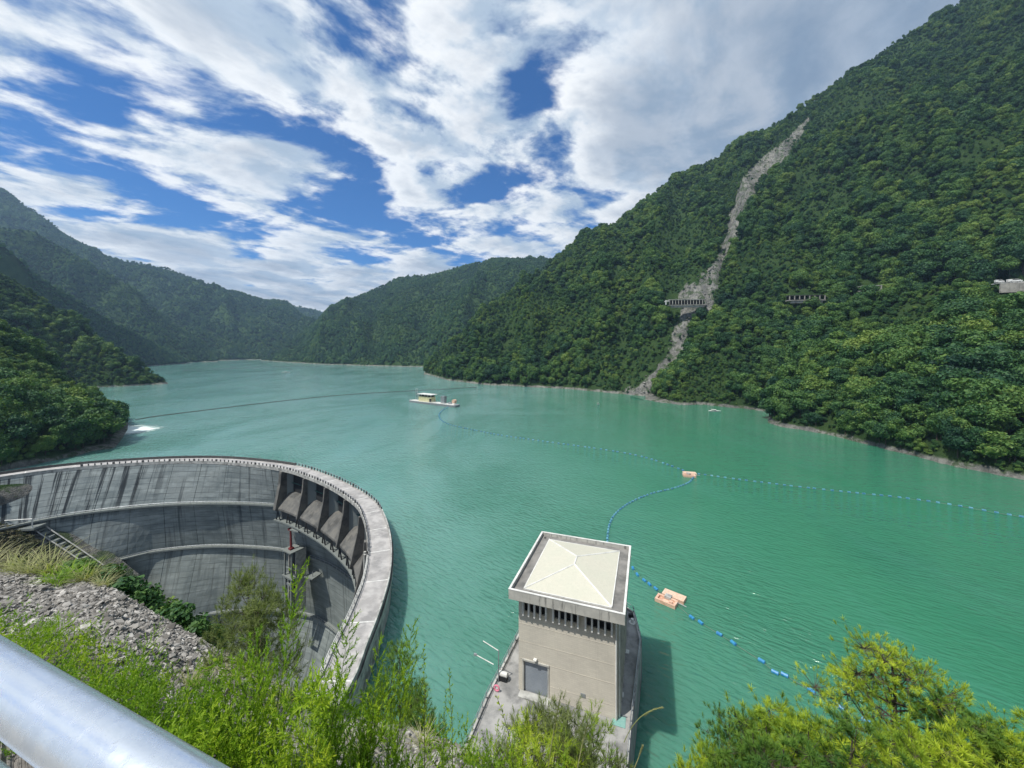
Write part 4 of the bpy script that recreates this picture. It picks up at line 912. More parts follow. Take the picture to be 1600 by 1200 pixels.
# ------------------------------------------------------------------ road structures on the right mountain
RM = HILLS['right_mountain']
def rock_shed(u0, u1, v0, v1, n, label, hgt, thick=.6, below=3, rmat='parapet'):
    yy = min(RM.at(u_, v0+8).y for u_ in np.linspace(u0, u1, 7))-6; A_ = P(u0, v0, yy); B_ = P(u1, v1, yy*.99); d_ = B_-A_; Ls = math.hypot(d_.x, d_.y); rz = math.atan2(d_.y, d_.x)
    t_ = thing('rock_shed', label, 'gallery', (A_.x, A_.y, A_.z), rz)
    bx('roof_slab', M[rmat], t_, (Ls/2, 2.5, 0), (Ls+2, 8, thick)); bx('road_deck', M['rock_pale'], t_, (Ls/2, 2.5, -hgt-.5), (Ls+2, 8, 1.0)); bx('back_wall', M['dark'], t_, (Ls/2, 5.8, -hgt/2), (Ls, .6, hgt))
    for k in range(n): bx('column', M['rock_pale'], t_, (k*Ls/(n-1), -1, -hgt/2), (.95, .95, hgt-.9))
    bx('retaining_wall', M['rock_pale'], t_, (Ls/2, 1.0, -hgt-below/2-1.0), (Ls*.9, 3, below)); return t_
g1 = rock_shed(1046, 1102, 468.5, 471, 13, 'long white columned rock shed crossing the grey landslide', 7.5)
bx('end_portal', M['white'], g1, (-3.5, 1, -2.0), (5, 7, 1.2)); bx('end_portal', M['white'], g1, (-5.5, -2, -4), (1.2, 1.2, 7))
rock_shed(1233, 1288, 462, 464, 8, 'dark roofed road gallery with white columns in the forest right of the landslide', 5.5, rmat='post')
rs = rock_shed(1347, 1376, 447, 441, 4, 'short sloping road gallery half hidden high in the right forest', 5.0, below=2)
yy = 288
A_ = P(1562, 441, yy); rw = thing('road_wall', 'pale concrete road retaining wall at the right edge of the photo', 'wall', tuple(A_), -.4)
for k in range(9): bx('wall_panel', M['rock_pale'], rw, (2.5+k*5, 0, -4.5), (4.9, 1.2, 7)); 
bx('road_slab', M['parapet'], rw, (24, 3, -.6), (50, 7, .8))
for k in range(14): bx('guard_post', M['white'], rw, (1+k*3.4, -.3, .2), (.3, .3, 1.0))
for k, (x, lb) in enumerate(((1.0, 'white van parked at the left end of the road wall'), (9.0, 'longer white truck parked behind the road wall at right edge'))):
    c_ = thing('parked_van', lb, 'van', tuple(Vector(A_)+Matrix.Rotation(-.4, 3, 'Z') @ Vector((x, 2.2, -.2))), -.4); Lv = 4.6+k*3
    mb = MB(); pr = [(-Lv/2, .5), (-Lv/2, 2.3), (Lv*.25, 2.3), (Lv*.38, 1.4), (Lv/2, 1.2), (Lv/2, .5)]
    mb.V = [(x_, y_, z_) for y_ in (-.95, .95) for x_, z_ in pr]; kk = len(pr); mb.F = [tuple(range(kk)), tuple(range(2*kk-1, kk-1, -1))]+[(j, kk+j, kk+(j+1) % kk, (j+1) % kk) for j in range(kk)]; mb.M = [0]*len(mb.F); mb.obj('body', M['white'], c_)
    bx('window', M['dark'], c_, (Lv*.05, 0, 1.85), (Lv*.5, 1.94, .55))
    for xx in (-.3, .3):
        for yy_ in (-.85, .85): MB().tube([(Lv*xx, yy_-.12, .38), (Lv*xx, yy_+.12, .38)], .38, 10).obj('wheel', M['post'], c_)
# dead tree on the mountain
q = HILLS['right_mountain'].at(1402, 348); dt = thing('dead_tree', 'bare pale dead tree rising above the forest on the right mountain', 'tree', tuple(q))
mb = MB(); mb.tube([(0, 0, 0), (.5, 0, 14), (1.5, 0, 27)], [.9, .6, .15], 6); mb.obj('trunk', M['bark_pale'], dt)
mb = MB()
for k in range(7): a = k*2.1; z = 12+k*2; mb.tube([(.6, 0, z), (math.cos(a)*3.5, math.sin(a)*3.5, z+2.5)], [.22, .05], 4)
mb.obj('branches', M['bark_pale'], dt)
# boulders down the scar
A = RM.P[:RM.nt]; ms = (RM.sw[:RM.nt] < .95); pp = A[ms]; rng = np.random.default_rng(3)
pk = rng.choice(len(pp), 900); pts = pp[pk]+rng.normal(size=(900, 3))*np.array([3, 3, .3]); gn_scatter('scar_boulders', pts, .5+1.6*rng.random(900)**3, rk_col, rng, tilt=.6, label='pale boulders strewn down the landslide')

ms = (RM.sw[:RM.nt] > .40) & (RM.sw[:RM.nt] < 1.05); pp = A[ms]; pk = rng.choice(len(pp), 420); pts = pp[pk]+rng.normal(size=(420, 3))*np.array([4, 4, .2]); pts = pts[fbm(pts[:, 0]/30, pts[:, 1]/30, 66, 3) > -.05]
gn_scatter('scar_regrowth', pts, 2.0+5.0*rng.random(len(pts))**2, far_col, rng, label='green regrowth creeping into the edges of the landslide')
# formwork joints on the tower front and small fittings
for z in (2.0, 5.2, 8.0, 10.8): bx('formwork_joint', M['wall'], tw, ((dx1+.3+WX1)/2 if z < 5.1 else 0, WY0-.012, z), ((WX1-dx1-.4) if z < 5.1 else WX1-WX0-.1, .03, .05))
bx('vent_grille', M['steel'], tw, (2.6, WY0-.05, 2.2), (.7, .1, .5)); bx('wall_lamp', M['white'], tw, ((dx0+dx1)/2, WY0-.35, dz1+.8), (.5, .5, .18))
bx('roof_drain', M['dark'], tw, (RW/2-1.0, -RD/2+1.2, RZ-.58), (.4, .4, .06)); bx('roof_drain', M['dark'], tw, (-RW/2+1.0, RD/2-1.2, RZ-.58), (.4, .4, .06))
# ------------------------------------------------------------------ near ground: rocky brow below the railing and the bank dropping to the water
EDGE = [(-1400, 800, 9.5), (-300, 862, 9.0), (0, 890, 8.0), (60, 897, 7.7), (130, 906, 7.3), (180, 922, 7.0), (240, 958, 6.6), (300, 992, 6.2), (350, 1022, 5.9), (420, 1062, 5.5), (500, 1098, 5.1), (580, 1128, 4.8), (640, 1142, 4.6), (700, 1160, 4.4), (760, 1188, 4.2),
        (830, 1232, 4.0), (950, 1262, 4.0), (1050, 1275, 4.6), (1200, 1285, 6.0), (1400, 1285, 6.5), (1700, 1285, 6.5), (2600, 1290, 6.0)]
FOOT = [(-1400, 45, -60), (0, 55, -70), (300, 45, -65), (480, 50, -40), (560, 56, -4), (640, 54, -3), (740, 47, -3), (980, 47, -3), (1040, 55, -2.5), (1100, 59, -2.5), (1180, 56, -3), (1400, 46, -3), (1700, 40, -3), (2600, 30, -3)]
EA, FA = np.array(EDGE, float), np.array(FOOT, float)
def edge(u): return np.interp(u, EA[:, 0], EA[:, 1]), np.interp(u, EA[:, 0], EA[:, 2])
NEARY, NEARZ = .5, CAMZ-1.75
def brow(u, y):
    v, ye = edge(u); ze = CAMZ-(v-545)/600*ye; k = np.clip((ye-y)/(ye-NEARY), 0, 1); z = ze+(NEARZ-ze)*k
    x = (u-800)/600*y
    return z+(fbm(x*1.1, y*1.1, 5, 5, .55)*.22-.05)*np.clip(k*6, 0, 1)
us = np.concatenate([np.linspace(-1400, -120, 40), np.linspace(-110, 860, 420), np.linspace(880, 2600, 60)])
rows = []
for k in np.concatenate([[0], np.linspace(.004, .62, 190)**1.0, np.linspace(.65, 1, 10)]):
    v, ye = edge(us); y = ye+(NEARY-ye)*k; x = (us-800)/600*y; z = brow(us, y)
    j = fbm(x*7, y*7, 6, 4, .6)*.05+np.abs(fbm(x*22, y*22, 8, 3, .6))*.028; rows.append(np.stack([x, y, z+j*min(1, k*30)], -1))
R_ = np.array(rows); nr, nc = R_.shape[:2]; idx = np.arange(nr*nc).reshape(nr, nc)
F = np.stack([idx[:-1, :-1], idx[1:, :-1], idx[1:, 1:], idx[:-1, 1:]], -1).reshape(-1, 4)
link('rocky_ground', mesh('rocky_ground', R_.reshape(-1, 3), F, mats=[M['rock']], smooth=False), kind='structure')
# ledge the photographer stands on
MB().box((0, -1.6, NEARZ-.2), (30, 4.3, .5)).obj('viewing_platform', M['deck'], kind='structure')
# bank
rows = []
for s_ in np.concatenate([[0], np.linspace(.01, 1, 60)]):
    v, ye = edge(us); ze = CAMZ-(v-545)/600*ye; yf = np.interp(us, FA[:, 0], FA[:, 1]); zf = np.interp(us, FA[:, 0], FA[:, 2])
    y = ye+(yf-ye)*s_; z = ze+(zf-ze)*s_**.62; x = (us-800)/600*y
    n_ = fbm(x*.18, y*.18+z*.1, 15, 5, .55)*2.2*min(1, s_*6); rows.append(np.stack([x, y, z-np.abs(n_)*(.9 if s_ < .9 else .5)], -1))
B_ = np.array(rows); nr2 = len(rows); idx = np.arange(nr2*nc).reshape(nr2, nc)
F = np.stack([idx[:-1, :-1], idx[:-1, 1:], idx[1:, 1:], idx[1:, :-1]], -1).reshape(-1, 4)
M['bank'] = hill_mat('bank_ground', (.06, .06, .04), (.12, .115, .09))
link('near_bank', mesh('near_bank', B_.reshape(-1, 3), F, mats=[M['bank']], smooth=True), kind='structure')
rng = np.random.default_rng(21)
def on_grid(Gd, n, umask, r0, r1):
    q = Gd[r0:r1][:, umask]; a, b, c, d = q[:-1, :-1], q[:-1, 1:], q[1:, 1:], q[1:, :-1]; ar = np.linalg.norm(np.cross(c-a, d-b), axis=-1).ravel()
    k = rng.choice(ar.size, n, p=ar/ar.sum()); fu, fv = rng.random(n)[:, None], rng.random(n)[:, None]; g = lambda w_: w_.reshape(-1, 3)[k]
    return (g(a)*(1-fu)+g(b)*fu)*(1-fv)+(g(d)*(1-fu)+g(c)*fu)*fv
um = (us > -140) & (us < 900)
NG = 42000; pts = on_grid(R_, NG, um, 0, 150); sz_ = .009+.026*rng.random(NG)**2.4
s3 = np.stack([sz_*(1+rng.random(NG)), sz_*(1+.6*rng.random(NG)), sz_*.8], -1)
gn_scatter('gravel', pts, s3, rk_col, rng, tilt=.5, label='loose grey stone chips covering the rocky brow')
pts = on_grid(R_, 240, um, 2, 130)
for i, p in enumerate(pts):     # larger stones one by one
    o = link('stone', rk_col.objects[i % 6].data, None, (p[0], p[1], p[2]+.01), 'loose grey stone lying on the rocky slope below the railing', 'stone', 'larger stones on the rocky slope'); q = rng.uniform(.035, .085)
    o.scale = (q*1.3, q, q*.8); o.rotation_euler = (rng.uniform(-.4, .4), rng.uniform(-.4, .4), rng.uniform(0, 6))
# scrub on the bank below the brow
um2 = (us > -200) & (us < 760)
pts = on_grid(B_, 1500, um2, 14, 60); gn_scatter('bank_brush', pts, .7+1.3*rng.random(1500), br_col, rng, label='low scrub growing down the steep near bank')
nb_col, _ = proto_set('bank_shrub', 4, 700, .07, M['leaf'], 330)
um3 = (us > 600) & (us < 1750); pts = on_grid(B_, 900, um3, 6, 50); u_, v_ = proj(pts); pts = pts[(u_ > 1040) | (u_ < 730)]
gn_scatter('bank_shrub', pts, 1.0+1.6*rng.random(len(pts)), nb_col, rng, label='green shrubs on the near bank above the water')
um4 = (us > 1030) & (us < 1200); pts = on_grid(B_, 260, um4, 52, 61); gn_scatter('bank_rocks', pts+np.array([0, 0, .3]), .5+1.2*rng.random(260)**2, rk_col, rng, tilt=.5, label='pale rocks at the foot of the near bank')


ORD = ['leftmost', 'second from the left', 'third from the left', 'fourth from the left', 'fifth from the left', 'sixth from the left', 'seventh from the left', 'eighth from the left', 'ninth from the left', 'tenth from the left',
       'tenth from the right', 'ninth from the right', 'eighth from the right', 'seventh from the right', 'sixth from the right', 'fifth from the right', 'fourth from the right', 'third from the right', 'second from the right', 'rightmost']
def ordered(objs, text):
    objs = sorted(objs, key=lambda o: o.location.x/o.location.y); n = len(objs)
    for i, o in enumerate(objs): o['label'] = text+', '+(ORD[i] if i < (n+1)//2 else ORD[20-(n-i)])+' of its row'
# ------------------------------------------------------------------ feathery plants
def leaf_tri(V, F, p, d, side, l, w_):
    b = len(V); V += [tuple(p-side*w_*.5), tuple(p+side*w_*.5), tuple(p+d*l*.6+side*w_*.45), tuple(p+d*l), tuple(p+d*l*.6-side*w_*.45)]
    F.append((b, b+1, b+2, b+3, b+4))
def shoot(rg, H, lean, droop, V, F, stem, base=Vector((0, 0, 0)), dens=1.0, bl=.16, leafl=.034, lw=.0052):
    az = rg.uniform(0, 2*PI); p = base.copy(); d = Vector((math.cos(az)*lean, math.sin(az)*lean, 1)).normalized(); pts = [p.copy()]; n = 16
    side = Vector((rg.uniform(-1, 1), rg.uniform(-1, 1), 0))*droop
    for i in range(n):
        d = (d+side*(i/n)**2*.28+Vector((rg.gauss(0, .03), rg.gauss(0, .03), 0))).normalized(); p = p+d*H/n; pts.append(p.copy())
    stem.tube(pts, [.0045*(1-i/(n+1))+.001 for i in range(n+1)], 4, cap=False)
    nb = int(H/.026*dens)
    for k in range(nb):
        t_ = .14+.86*k/nb; i = min(int(t_*n), n-1); q = pts[i].lerp(pts[i+1], t_*n-i); sd = (pts[i+1]-pts[i]).normalized()
        a = k*2.4+rg.uniform(-.4, .4); side_ = (sd.cross(Vector((math.cos(a), math.sin(a), .1)))).normalized()
        bd = (side_*.8+sd*.75).normalized(); L0 = bl*(1.15-t_)**.7*rg.uniform(.55, 1.15)*(.4+1.2*min(1, t_*3)); m_ = max(4, int(L0/.0085)); bp = q.copy()
        for j in range(m_):
            bd = (bd+Vector((0, 0, .05))+Vector((rg.gauss(0, .04), rg.gauss(0, .04), 0))).normalized(); bp = bp+bd*L0/m_
            for sg in (0, 1):
                rv = Vector((rg.gauss(0, 1), rg.gauss(0, 1), rg.gauss(0, 1))).normalized(); ld = (bd*.9+rv*.75).normalized(); leaf_tri(V, F, bp, ld, ld.cross(rv+Vector((.01, 0, 0))).normalized(), leafl*rg.uniform(.6, 1.1), lw)
def feather_proto(seed, H, n, lean, droop, dens=1.0, bl=.17, leafl=.034, mat=None):
    rg = random.Random(seed); V, F = [], []; st_ = MB()
    for i in range(n): shoot(rg, H*(1 if i == 0 else rg.uniform(.5, .95)), lean*rg.uniform(.4, 1.2), droop, V, F, st_, Vector((rg.uniform(-.08, .08)*n**.5, rg.uniform(-.08, .08)*n**.5, 0)), dens, bl, leafl)
    return mesh('foliage', V, F, mats=[mat or M['feather']]), st_.me('stem', [M['olive']])
FP = [feather_proto(1, 1.3, 3, .40, 1.3, .8, .19), feather_proto(2, 1.2, 3, .45, .9, .8, .20), feather_proto(3, 1.25, 2, .3, .6, .8, .20), feather_proto(4, 1.1, 3, .5, 1.1, .8, bl=.17)]
FT = [feather_proto(7, 1.3, 1, .08, .15, bl=.05, leafl=.02), feather_proto(8, 1.2, 1, .12, .3, bl=.045, leafl=.02)]
def ground(u, y): return Vector(((u-800)/600*y, y, float(brow(np.array([float(u)]), np.array([float(y)]))[0])-.03))
def plant(pr, u, y, vtop, label, group, name='feathery_plant', rz=None, cat='plant', wide=1.0, H=1.25):
    g_ = ground(u, y); top = CAMZ-(vtop-545)/600*y; s_ = max(.2, (top-g_.z)/H); t_ = thing(name, label, cat, tuple(g_), random.uniform(0, 6.28) if rz is None else rz, group); t_.scale = (s_*wide, s_*wide, s_)
    link('foliage', pr[0], t_); link('stem', pr[1], t_); return t_
GL = 'bright green feathery plant rising from the rocks in front of the dam'; GG = 'feathery plants in front of the dam'
for i, (u, y, vt) in enumerate([(395, 2.9, 905), (360, 2.7, 940), (430, 2.8, 985), (335, 2.9, 1010), (470, 2.6, 1010), (500, 2.7, 1030), (525, 2.9, 925), (560, 2.8, 985), (590, 2.9, 1005), (545, 2.5, 1080), (450, 2.4, 1090),
                             (430, 3.2, 960), (330, 3.3, 1050)]):
    fps_ = (fps_ if i else [])+[plant(FP[i % 4], u, y, vt, GL, GG, wide=random.uniform(.8, 1.15))]
ordered(fps_, 'bright green feathery plant before the dam')
for i, (u, y, vt) in enumerate([(715, 2.8, 1050), (790, 2.8, 1062), (672, 2.9, 1022), (755, 3.0, 1120), (690, 2.9, 1090), (810, 2.9, 1110)]):
    fps_ = (fps_ if i else [])+[plant(FT[i % 2], u, y, vt, 'thin', 'single thin stems by the water', name='wispy_plant', wide=.9)]
ordered(fps_, 'thin wispy plant against water left of tower')
LOWP = bpy.data.collections.new('low_feathers')
for i in range(4):
    f_, s_ = feather_proto(20+i, .42, 5, .6, .5, .8, .09, .022); V = [tuple(v.co) for v in f_.vertices]; F = [tuple(p.vertices) for p in f_.polygons]
    LOWP.objects.link(bpy.data.objects.new('low_feather', f_))
v0 = []
for k in range(170):
    u = random.uniform(-60, 400) if k < 135 else random.uniform(400, 660); lo_, hi_ = np.interp(u, [0, 300, 600], [2.8, 2.4, 2.7]), np.interp(u, [-60, 0, 150, 300, 450, 600], [4.7, 4.5, 4.0, 3.4, 3.0, 2.95]); y = float(lo_+(hi_-lo_)*random.random()**1.5)
    g_ = ground(u, y); v0.append(tuple(g_))
for k in range(40): u = random.uniform(640, 1000); v0.append(tuple(ground(u, random.uniform(3.2, 4.0))))
rng = np.random.default_rng(2); gn_scatter('feathery_undergrowth', v0, .55+.75*rng.random(len(v0)), LOWP, rng, tilt=.3, label='low bright green feathery undergrowth between railing and rocks')

# ------------------------------------------------------------------ needle trees and bushes
def pine(seed, W_, H, npad, tufts, nl, mat, flat=.5, needles=20, trunk_r=.05, low=.35, pad=.12):
    rg = random.Random(seed); V, F = [], []; br = MB(); tw_ = MB(); lean = Vector((rg.uniform(-.06, .06), rg.uniform(-.06, .06), 1))
    tk = [Vector((lean.x*H*k/6+rg.gauss(0, .01)*H, lean.y*H*k/6+rg.gauss(0, .01)*H, H*.92*k/6)) for k in range(7)]
    tr_ = MB().tube(tk, [trunk_r*(1-.75*k/6) for k in range(7)], 7)
    for i in range(npad):
        hz = low+(1-low)*(i+.5)/npad; a = i*2.4+rg.uniform(-.5, .5); prof = math.sin(min(1, (1-hz)/(1-low)*1.15+.12)*PI/2)**.8
        r = W_/2*prof*rg.uniform(.35, .95); c = Vector((math.cos(a)*r, math.sin(a)*r, H*hz*.93)); k0 = max(0, hz-.25*(r/(W_/2))-.05); st_ = Vector((lean.x*H*k0, lean.y*H*k0, H*.92*k0))
        mid = st_.lerp(c, .55)+Vector((0, 0, -.04*H)); br.tube([st_, mid, c], [trunk_r*.35, trunk_r*.22, trunk_r*.1], 5)
        pr_ = W_*rg.uniform(pad, pad*1.6)
        for j in range(tufts):
            d = Vector((rg.gauss(0, 1), rg.gauss(0, 1), rg.gauss(0, .7)+.15)).normalized(); q = c+Vector((d.x*pr_, d.y*pr_, d.z*pr_*flat))*rg.uniform(.35, 1.1)
            tw_.tube([c.lerp(q, .0)+Vector((0, 0, -.02)), q], [trunk_r*.08, trunk_r*.04], 3, cap=False); ax = (d*.7+Vector((0, 0, .75))).normalized()
            for k in range(needles):
                rv = Vector((rg.gauss(0, 1), rg.gauss(0, 1), rg.gauss(0, 1))).normalized(); nd = (ax*.75+rv*.85).normalized()
                leaf_tri(V, F, q+ax*rg.uniform(-.03, .04)*1.0, nd, nd.cross(rv+Vector((.01, 0, 0))).normalized(), nl*rg.uniform(.6, 1.1), nl*.055)
    br.V, br.F, br.M = br.V, br.F, br.M; b = len(br.V); br.V += tw_.V; br.F += [tuple(b+q for q in f) for f in tw_.F]; br.M += tw_.M
    return mesh('crown', V, F, mats=[mat]), tr_.me('trunk', [M['bark']]), br.me('branches', [M['bark']])
def put(pr, u, y, vtop, H, label, cat='tree', name='pine_tree', group=None, rz=0, wide=1.0):
    top = CAMZ-(vtop-545)/600*y; t_ = thing(name, label, cat, ((u-800)/600*y, y, top-H), rz, group); t_.scale = (wide, wide, 1)
    for n_, m_ in zip(('crown', 'trunk', 'branches'), pr): link(n_, m_, t_)
    return t_
put(pine(3, 3.9, 3.9, 44, 34, .12, M['pine'], .85, 30, .07, .2, .10), 1402, 9.0, 1004, 4.0, 'large light green needle-leaved tree with dark trunk in front of the lake at lower right')
PB = [pine(11, 1.7, 2.4, 20, 20, .12, M['pine'], .8, 34, .03, .12), pine(12, 2.0, 2.4, 22, 20, .12, M['pine'], .8, 34, .03, .1), pine(13, 2.2, 2.6, 24, 20, .12, M['cone'], .8, 34, .035, .1)]
for i, (u, y, vt, k, w_) in enumerate([(1145, 8.0, 1118, 2, .7), (1205, 7.6, 1112, 1, 1.1), (1235, 8.2, 1100, 0, 1.0), (1120, 7.6, 1160, 1, .8), (1180, 7.0, 1150, 2, 1.0), (1270, 7.2, 1130, 1, 1.3), (1330, 6.8, 1150, 2, 1.2), (1390, 6.6, 1160, 1, 1.1), (1450, 7.0, 1150, 0, 1.2),
                                    (1500, 8.0, 1110, 2, 1.2), (1560, 8.0, 1130, 1, 1.0), (1600, 7.6, 1150, 0, 1.2), (1530, 7.0, 1160, 1, 1.2), (1650, 8.5, 1120, 1, 1.2), (1100, 7.0, 1180, 0, .8), (1230, 6.4, 1170, 2, 1.1)]):
    fps_ = (fps_ if i else [])+[put(PB[k], u, y, vt, 2.4, 'x', 'bush', 'needle_bush', 'bushes in the lower right thicket', i*1.3, w_)]
ordered(fps_, 'green needle bush in lower right thicket')
OB = [pine(31, 1.0, 1.1, 26, 18, .075, M['olive'], .9, 20, .014, .15), pine(32, .9, 1.1, 18, 12, .075, M['olive'], .9, 20, .014, .15), pine(33, 1.1, 1.2, 22, 12, .075, M['pine'], .9, 20, .014, .1)]
for i, (u, y, vt, k, w_) in enumerate([(845, 4.6, 1105, 0, 1.0), (880, 4.4, 1098, 1, 1.0), (925, 4.6, 1130, 2, .9), (900, 4.0, 1150, 0, .9), (820, 4.2, 1140, 2, .9), (960, 4.3, 1172, 1, .7), (780, 4.0, 1165, 1, .8), (865, 3.8, 1165, 2, .9)]):
    fps_ = (fps_ if i else [])+[put(OB[k], u, y, vt, 1.1, 'x', 'bush', 'olive_bush', 'bushes below the intake tower', i*1.7, w_)]
ordered(fps_, 'olive bush in front of the tower deck')
put(pine(35, 1.1, 1.15, 34, 26, .06, M['olive'], .95, 20, .014, .1, .10), 388, 4.6, 888, 1.15, 'rounded grey green bush behind the feathery plants before the dam face', 'bush', 'rounded_bush', None, .4, .75)
put(OB[0], 405, 4.3, 935, 1.1, 'lower olive bush beside the rounded bush before the dam face', 'bush', 'rounded_bush', None, 1.4, .9)
CB = [pine(41, 2.0, 4.0, 34, 14, .15, M['cone'], .9, 22, .04, .1), pine(42, 1.6, 3.6, 28, 14, .15, M['cone'], .9, 22, .04, .1)]
for i, (u, y, vt, k, w_) in enumerate([(628, 12.5, 1008, 0, 1.0), (655, 12.0, 1050, 1, 1.0), (600, 11.0, 1040, 1, 1.0), (640, 9.5, 1085, 0, .8), (575, 10.0, 1090, 0, .8), (680, 11.5, 1110, 1, .8)]):
    fps_ = (fps_ if i else [])+[put(CB[k], u, y, vt, 3.8, 'x', 'tree', 'young_conifer', 'young conifers at the near end of the dam', i*1.1, w_)]
ordered(fps_, 'young conifer at near end of dam')
shr = []
for i, (u, vt, s_) in enumerate([(112, 884, 1.0), (138, 886, 1.2), (165, 893, 1.3), (190, 908, 1.4), (215, 924, 1.3), (240, 940, 1.4), (265, 956, 1.3), (292, 974, 1.2), (318, 992, 1.0)]):
    y = 10.5-.012*(u-110)+(i % 3)*.5; top = CAMZ-(vt-545)/600*y; t_ = thing('dark_shrub', 'x', 'bush', ((u-800)/600*y, y, top-s_*.95), i*1.3, 'dark shrubs behind the rocky brow'); t_.scale = (s_*1.35, s_*1.35, s_)
    link('crown', near_parts[i % 7][0], t_); link('trunk', near_parts[i % 7][1], t_); shr.append(t_)
ordered(shr, 'dark green leafy shrub behind the rocky edge')
# ------------------------------------------------------------------ grasses
def tussock(seed, n, H, spread, wd, mat, plume=False):
    rg = random.Random(seed); V, F = [], []
    for i in range(n):
        a = rg.uniform(0, 2*PI); l = H*rg.uniform(.5, 1); d = Vector((math.cos(a)*spread*rg.random(), math.sin(a)*spread*rg.random(), 1)).normalized(); p = Vector((rg.gauss(0, .06), rg.gauss(0, .06), 0)); sd = Vector((-math.sin(a), math.cos(a), 0)); b = len(V); m_ = 7
        for k in range(m_+1):
            w_ = wd*(1-(k/m_)**1.5)+.0008; V += [tuple(p-sd*w_), tuple(p+sd*w_)]; d = (d+Vector((math.cos(a)*.12, math.sin(a)*.12, -.13))).normalized(); p = p+d*l/m_
        for k in range(m_): F.append((b+2*k, b+2*k+1, b+2*k+3, b+2*k+2))
    return mesh('blades', V, F, mats=[mat])
TS = [tussock(1, 110, .75, .7, .006, M['straw']), tussock(2, 90, .9, .6, .006, M['straw']), tussock(3, 90, .7, .9, .006, M['feather'])]
for i, (u, y, s_) in enumerate([(45, 7.6, 1.0), (75, 7.5, 1.1), (105, 7.3, 1.0), (135, 7.2, .9), (20, 7.8, .9), (90, 7.0, .8), (160, 7.0, .6), (-20, 8, 1)]):
    g_ = ground(u, y); o = link('grass_tussock', TS[i % 3], None, g_, 'x', 'grass', 'grass tussocks on the rock at left'); o.scale = (s_,)*3; o.rotation_euler = (0, 0, i); fps_ = (fps_ if i else [])+[o]
ordered(fps_, 'dry pale grass tussock on top of rocky brow')
for i, (u, y, s_) in enumerate([(455, 4.9, .55), (440, 4.6, .5), (600, 4.3, .45), (520, 4.7, .5), (660, 4.2, .4), (730, 4.0, .4), (990, 3.9, .5), (560, 3.6, .5), (480, 3.8, .6), (300, 4.2, .5), (350, 4.6, .5)]):
    g_ = ground(u, y); o = link('grass_tussock', TS[i % 3], None, g_, 'x', 'grass', 'small grass tufts among the rocks'); o.scale = (s_,)*3; o.rotation_euler = (0, 0, i*1.9); fps_ = (fps_ if i else [])+[o]
ordered(fps_, 'small straw grass tuft among the rocks')
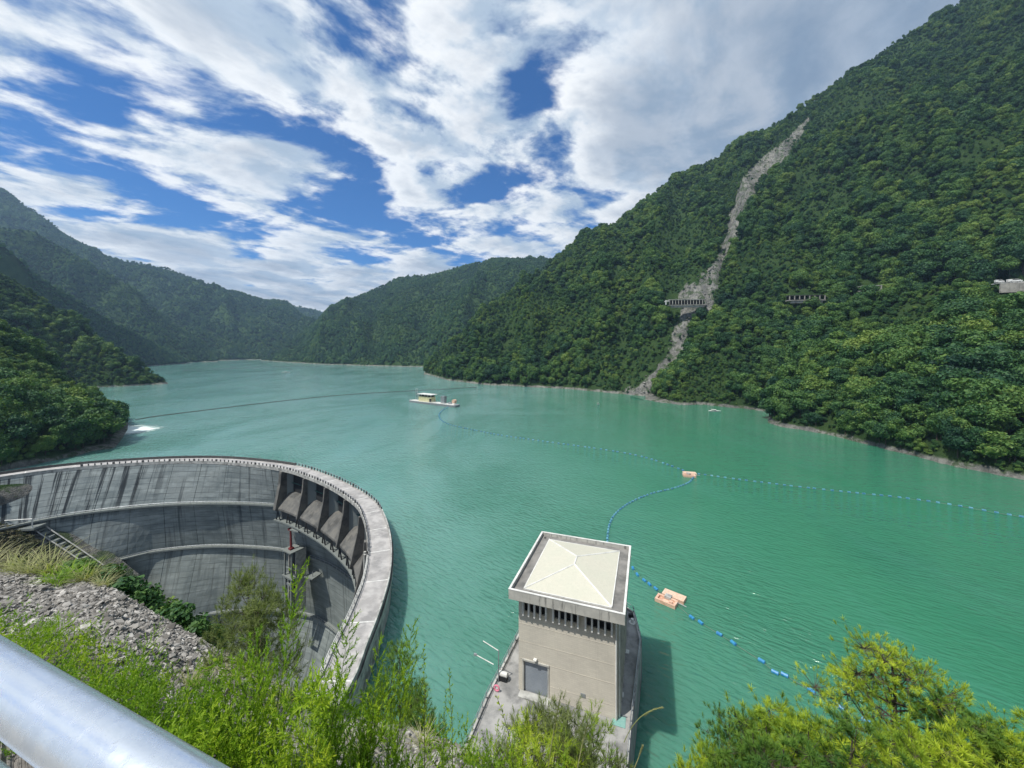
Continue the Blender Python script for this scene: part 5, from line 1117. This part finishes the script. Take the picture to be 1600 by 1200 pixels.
for (u0, v0_, u1, v1_, u2, v2_, lb) in ((855, 1215, 862, 1150, 876, 1088, 'tall pale grass plume rising in front of the tower base'), (900, 1215, 908, 1165, 918, 1130, 'shorter pale grass plume in front of the deck'), (985, 1215, 1000, 1180, 1003, 1168, 'green grass blade at the bottom edge right of the deck'), (975, 1160, 995, 1110, 1033, 1106, 'arching grass plume over the right deck edge')):
    a, b, c = (P(u0, v0_, 3.4), P(u1, v1_, 3.4), P(u2, v2_, 3.4)); pts_ = [a*(1-t_)**2+b*2*t_*(1-t_)+c*t_*t_ for t_ in [k/10 for k in range(11)]]
    t_ = thing('grass_plume', lb, 'grass', tuple(a)); MB().tube([p-a for p in pts_], [.004]*7+[.004, .003, .002, .001], 4).obj('stalk', M['straw'], t_)
    V, F = [], []; rg = random.Random(int(u0))
    for k in range(150):
        i = rg.uniform(5.5, 10); q = pts_[int(i)].lerp(pts_[min(10, int(i)+1)], i % 1)-a; dd = (pts_[10]-pts_[8]).normalized(); rv = Vector((rg.gauss(0, 1), rg.gauss(0, 1), rg.gauss(0, 1))).normalized(); nd = (dd+rv*.35).normalized(); leaf_tri(V, F, q, nd, nd.cross(rv).normalized(), .035, .003)
    link('plume', mesh('plume', V, F, mats=[M['straw']]), t_)

# ------------------------------------------------------------------ railing in front of the camera
m, t = newmat('galvanised_rail'); g = t.add('ShaderNodeNewGeometry').outputs['Position']
n = t.noise(t.mapping(g, (3, 3, 3)), 9, 6, .65); fl = t.noise(g, 160, 5, .7)
col = t.mix(t.smooth(n, .35, .7), (.80, .84, .88), (.64, .69, .75)); col = t.mix(t.smooth(fl, .62, .75, 0, .5), col, (.34, .36, .38))
finish(t, col, t.smooth(n, .3, .7, .2, .34), t.add('ShaderNodeBump', {'Strength': .12, 'Distance': .002, 'Height': fl}).outputs[0], metal=.85); M['rail'] = m
rail = thing('guard_railing', 'shiny galvanised pipe guard railing close to the camera at lower left', 'railing', (-1.2, .8, NEARZ))
def cam_pt(u, v, drop): y = drop*600/(v-545); return Vector(((u-800)/600*y, y, CAMZ-drop))
a, b = cam_pt(0, 1064, .42), cam_pt(205, 1202, .42); d_ = (b-a)
o_ = Vector((-1.2, .8, NEARZ))
def railpipe(a, d_, r, k0, k1, name): MB().tube([a+d_*k-o_ for k in np.linspace(k0, k1, 14)], r, 40).obj(name, M['rail'], rail, smooth=True)
railpipe(a, d_, .031, -3.2, 5, 'top_rail')
lo = Vector((-.0, -.035, -.088)); railpipe(a+lo, d_, .026, -3.2, 5, 'lower_rail')
for k in (-2.8, 4.5): q = a+d_*k-o_; MB().tube([(q.x, q.y, 0), (q.x, q.y, q.z)], .026, 16).obj('post', M['rail'], rail, smooth=True)

# ------------------------------------------------------------------ haze over the valley
hz = MB().box((0, 2650, 530), (8400, 5700, 1290)).me('haze', [])
m = bpy.data.materials.new('valley_haze'); m.use_nodes = True; T_ = NT(m.node_tree); T_.n.clear()
pv_ = T_.add('ShaderNodeVolumePrincipled', {'Color': (.45, .68, 1.0, 1), 'Density': HAZE, 'Anisotropy': .2}); T_.add('ShaderNodeOutputMaterial', {'Volume': pv_.outputs[0]})
hz.materials.append(m)
if HAZE > 0: link('haze', hz, kind='stuff', label='thin bluish air over the valley')
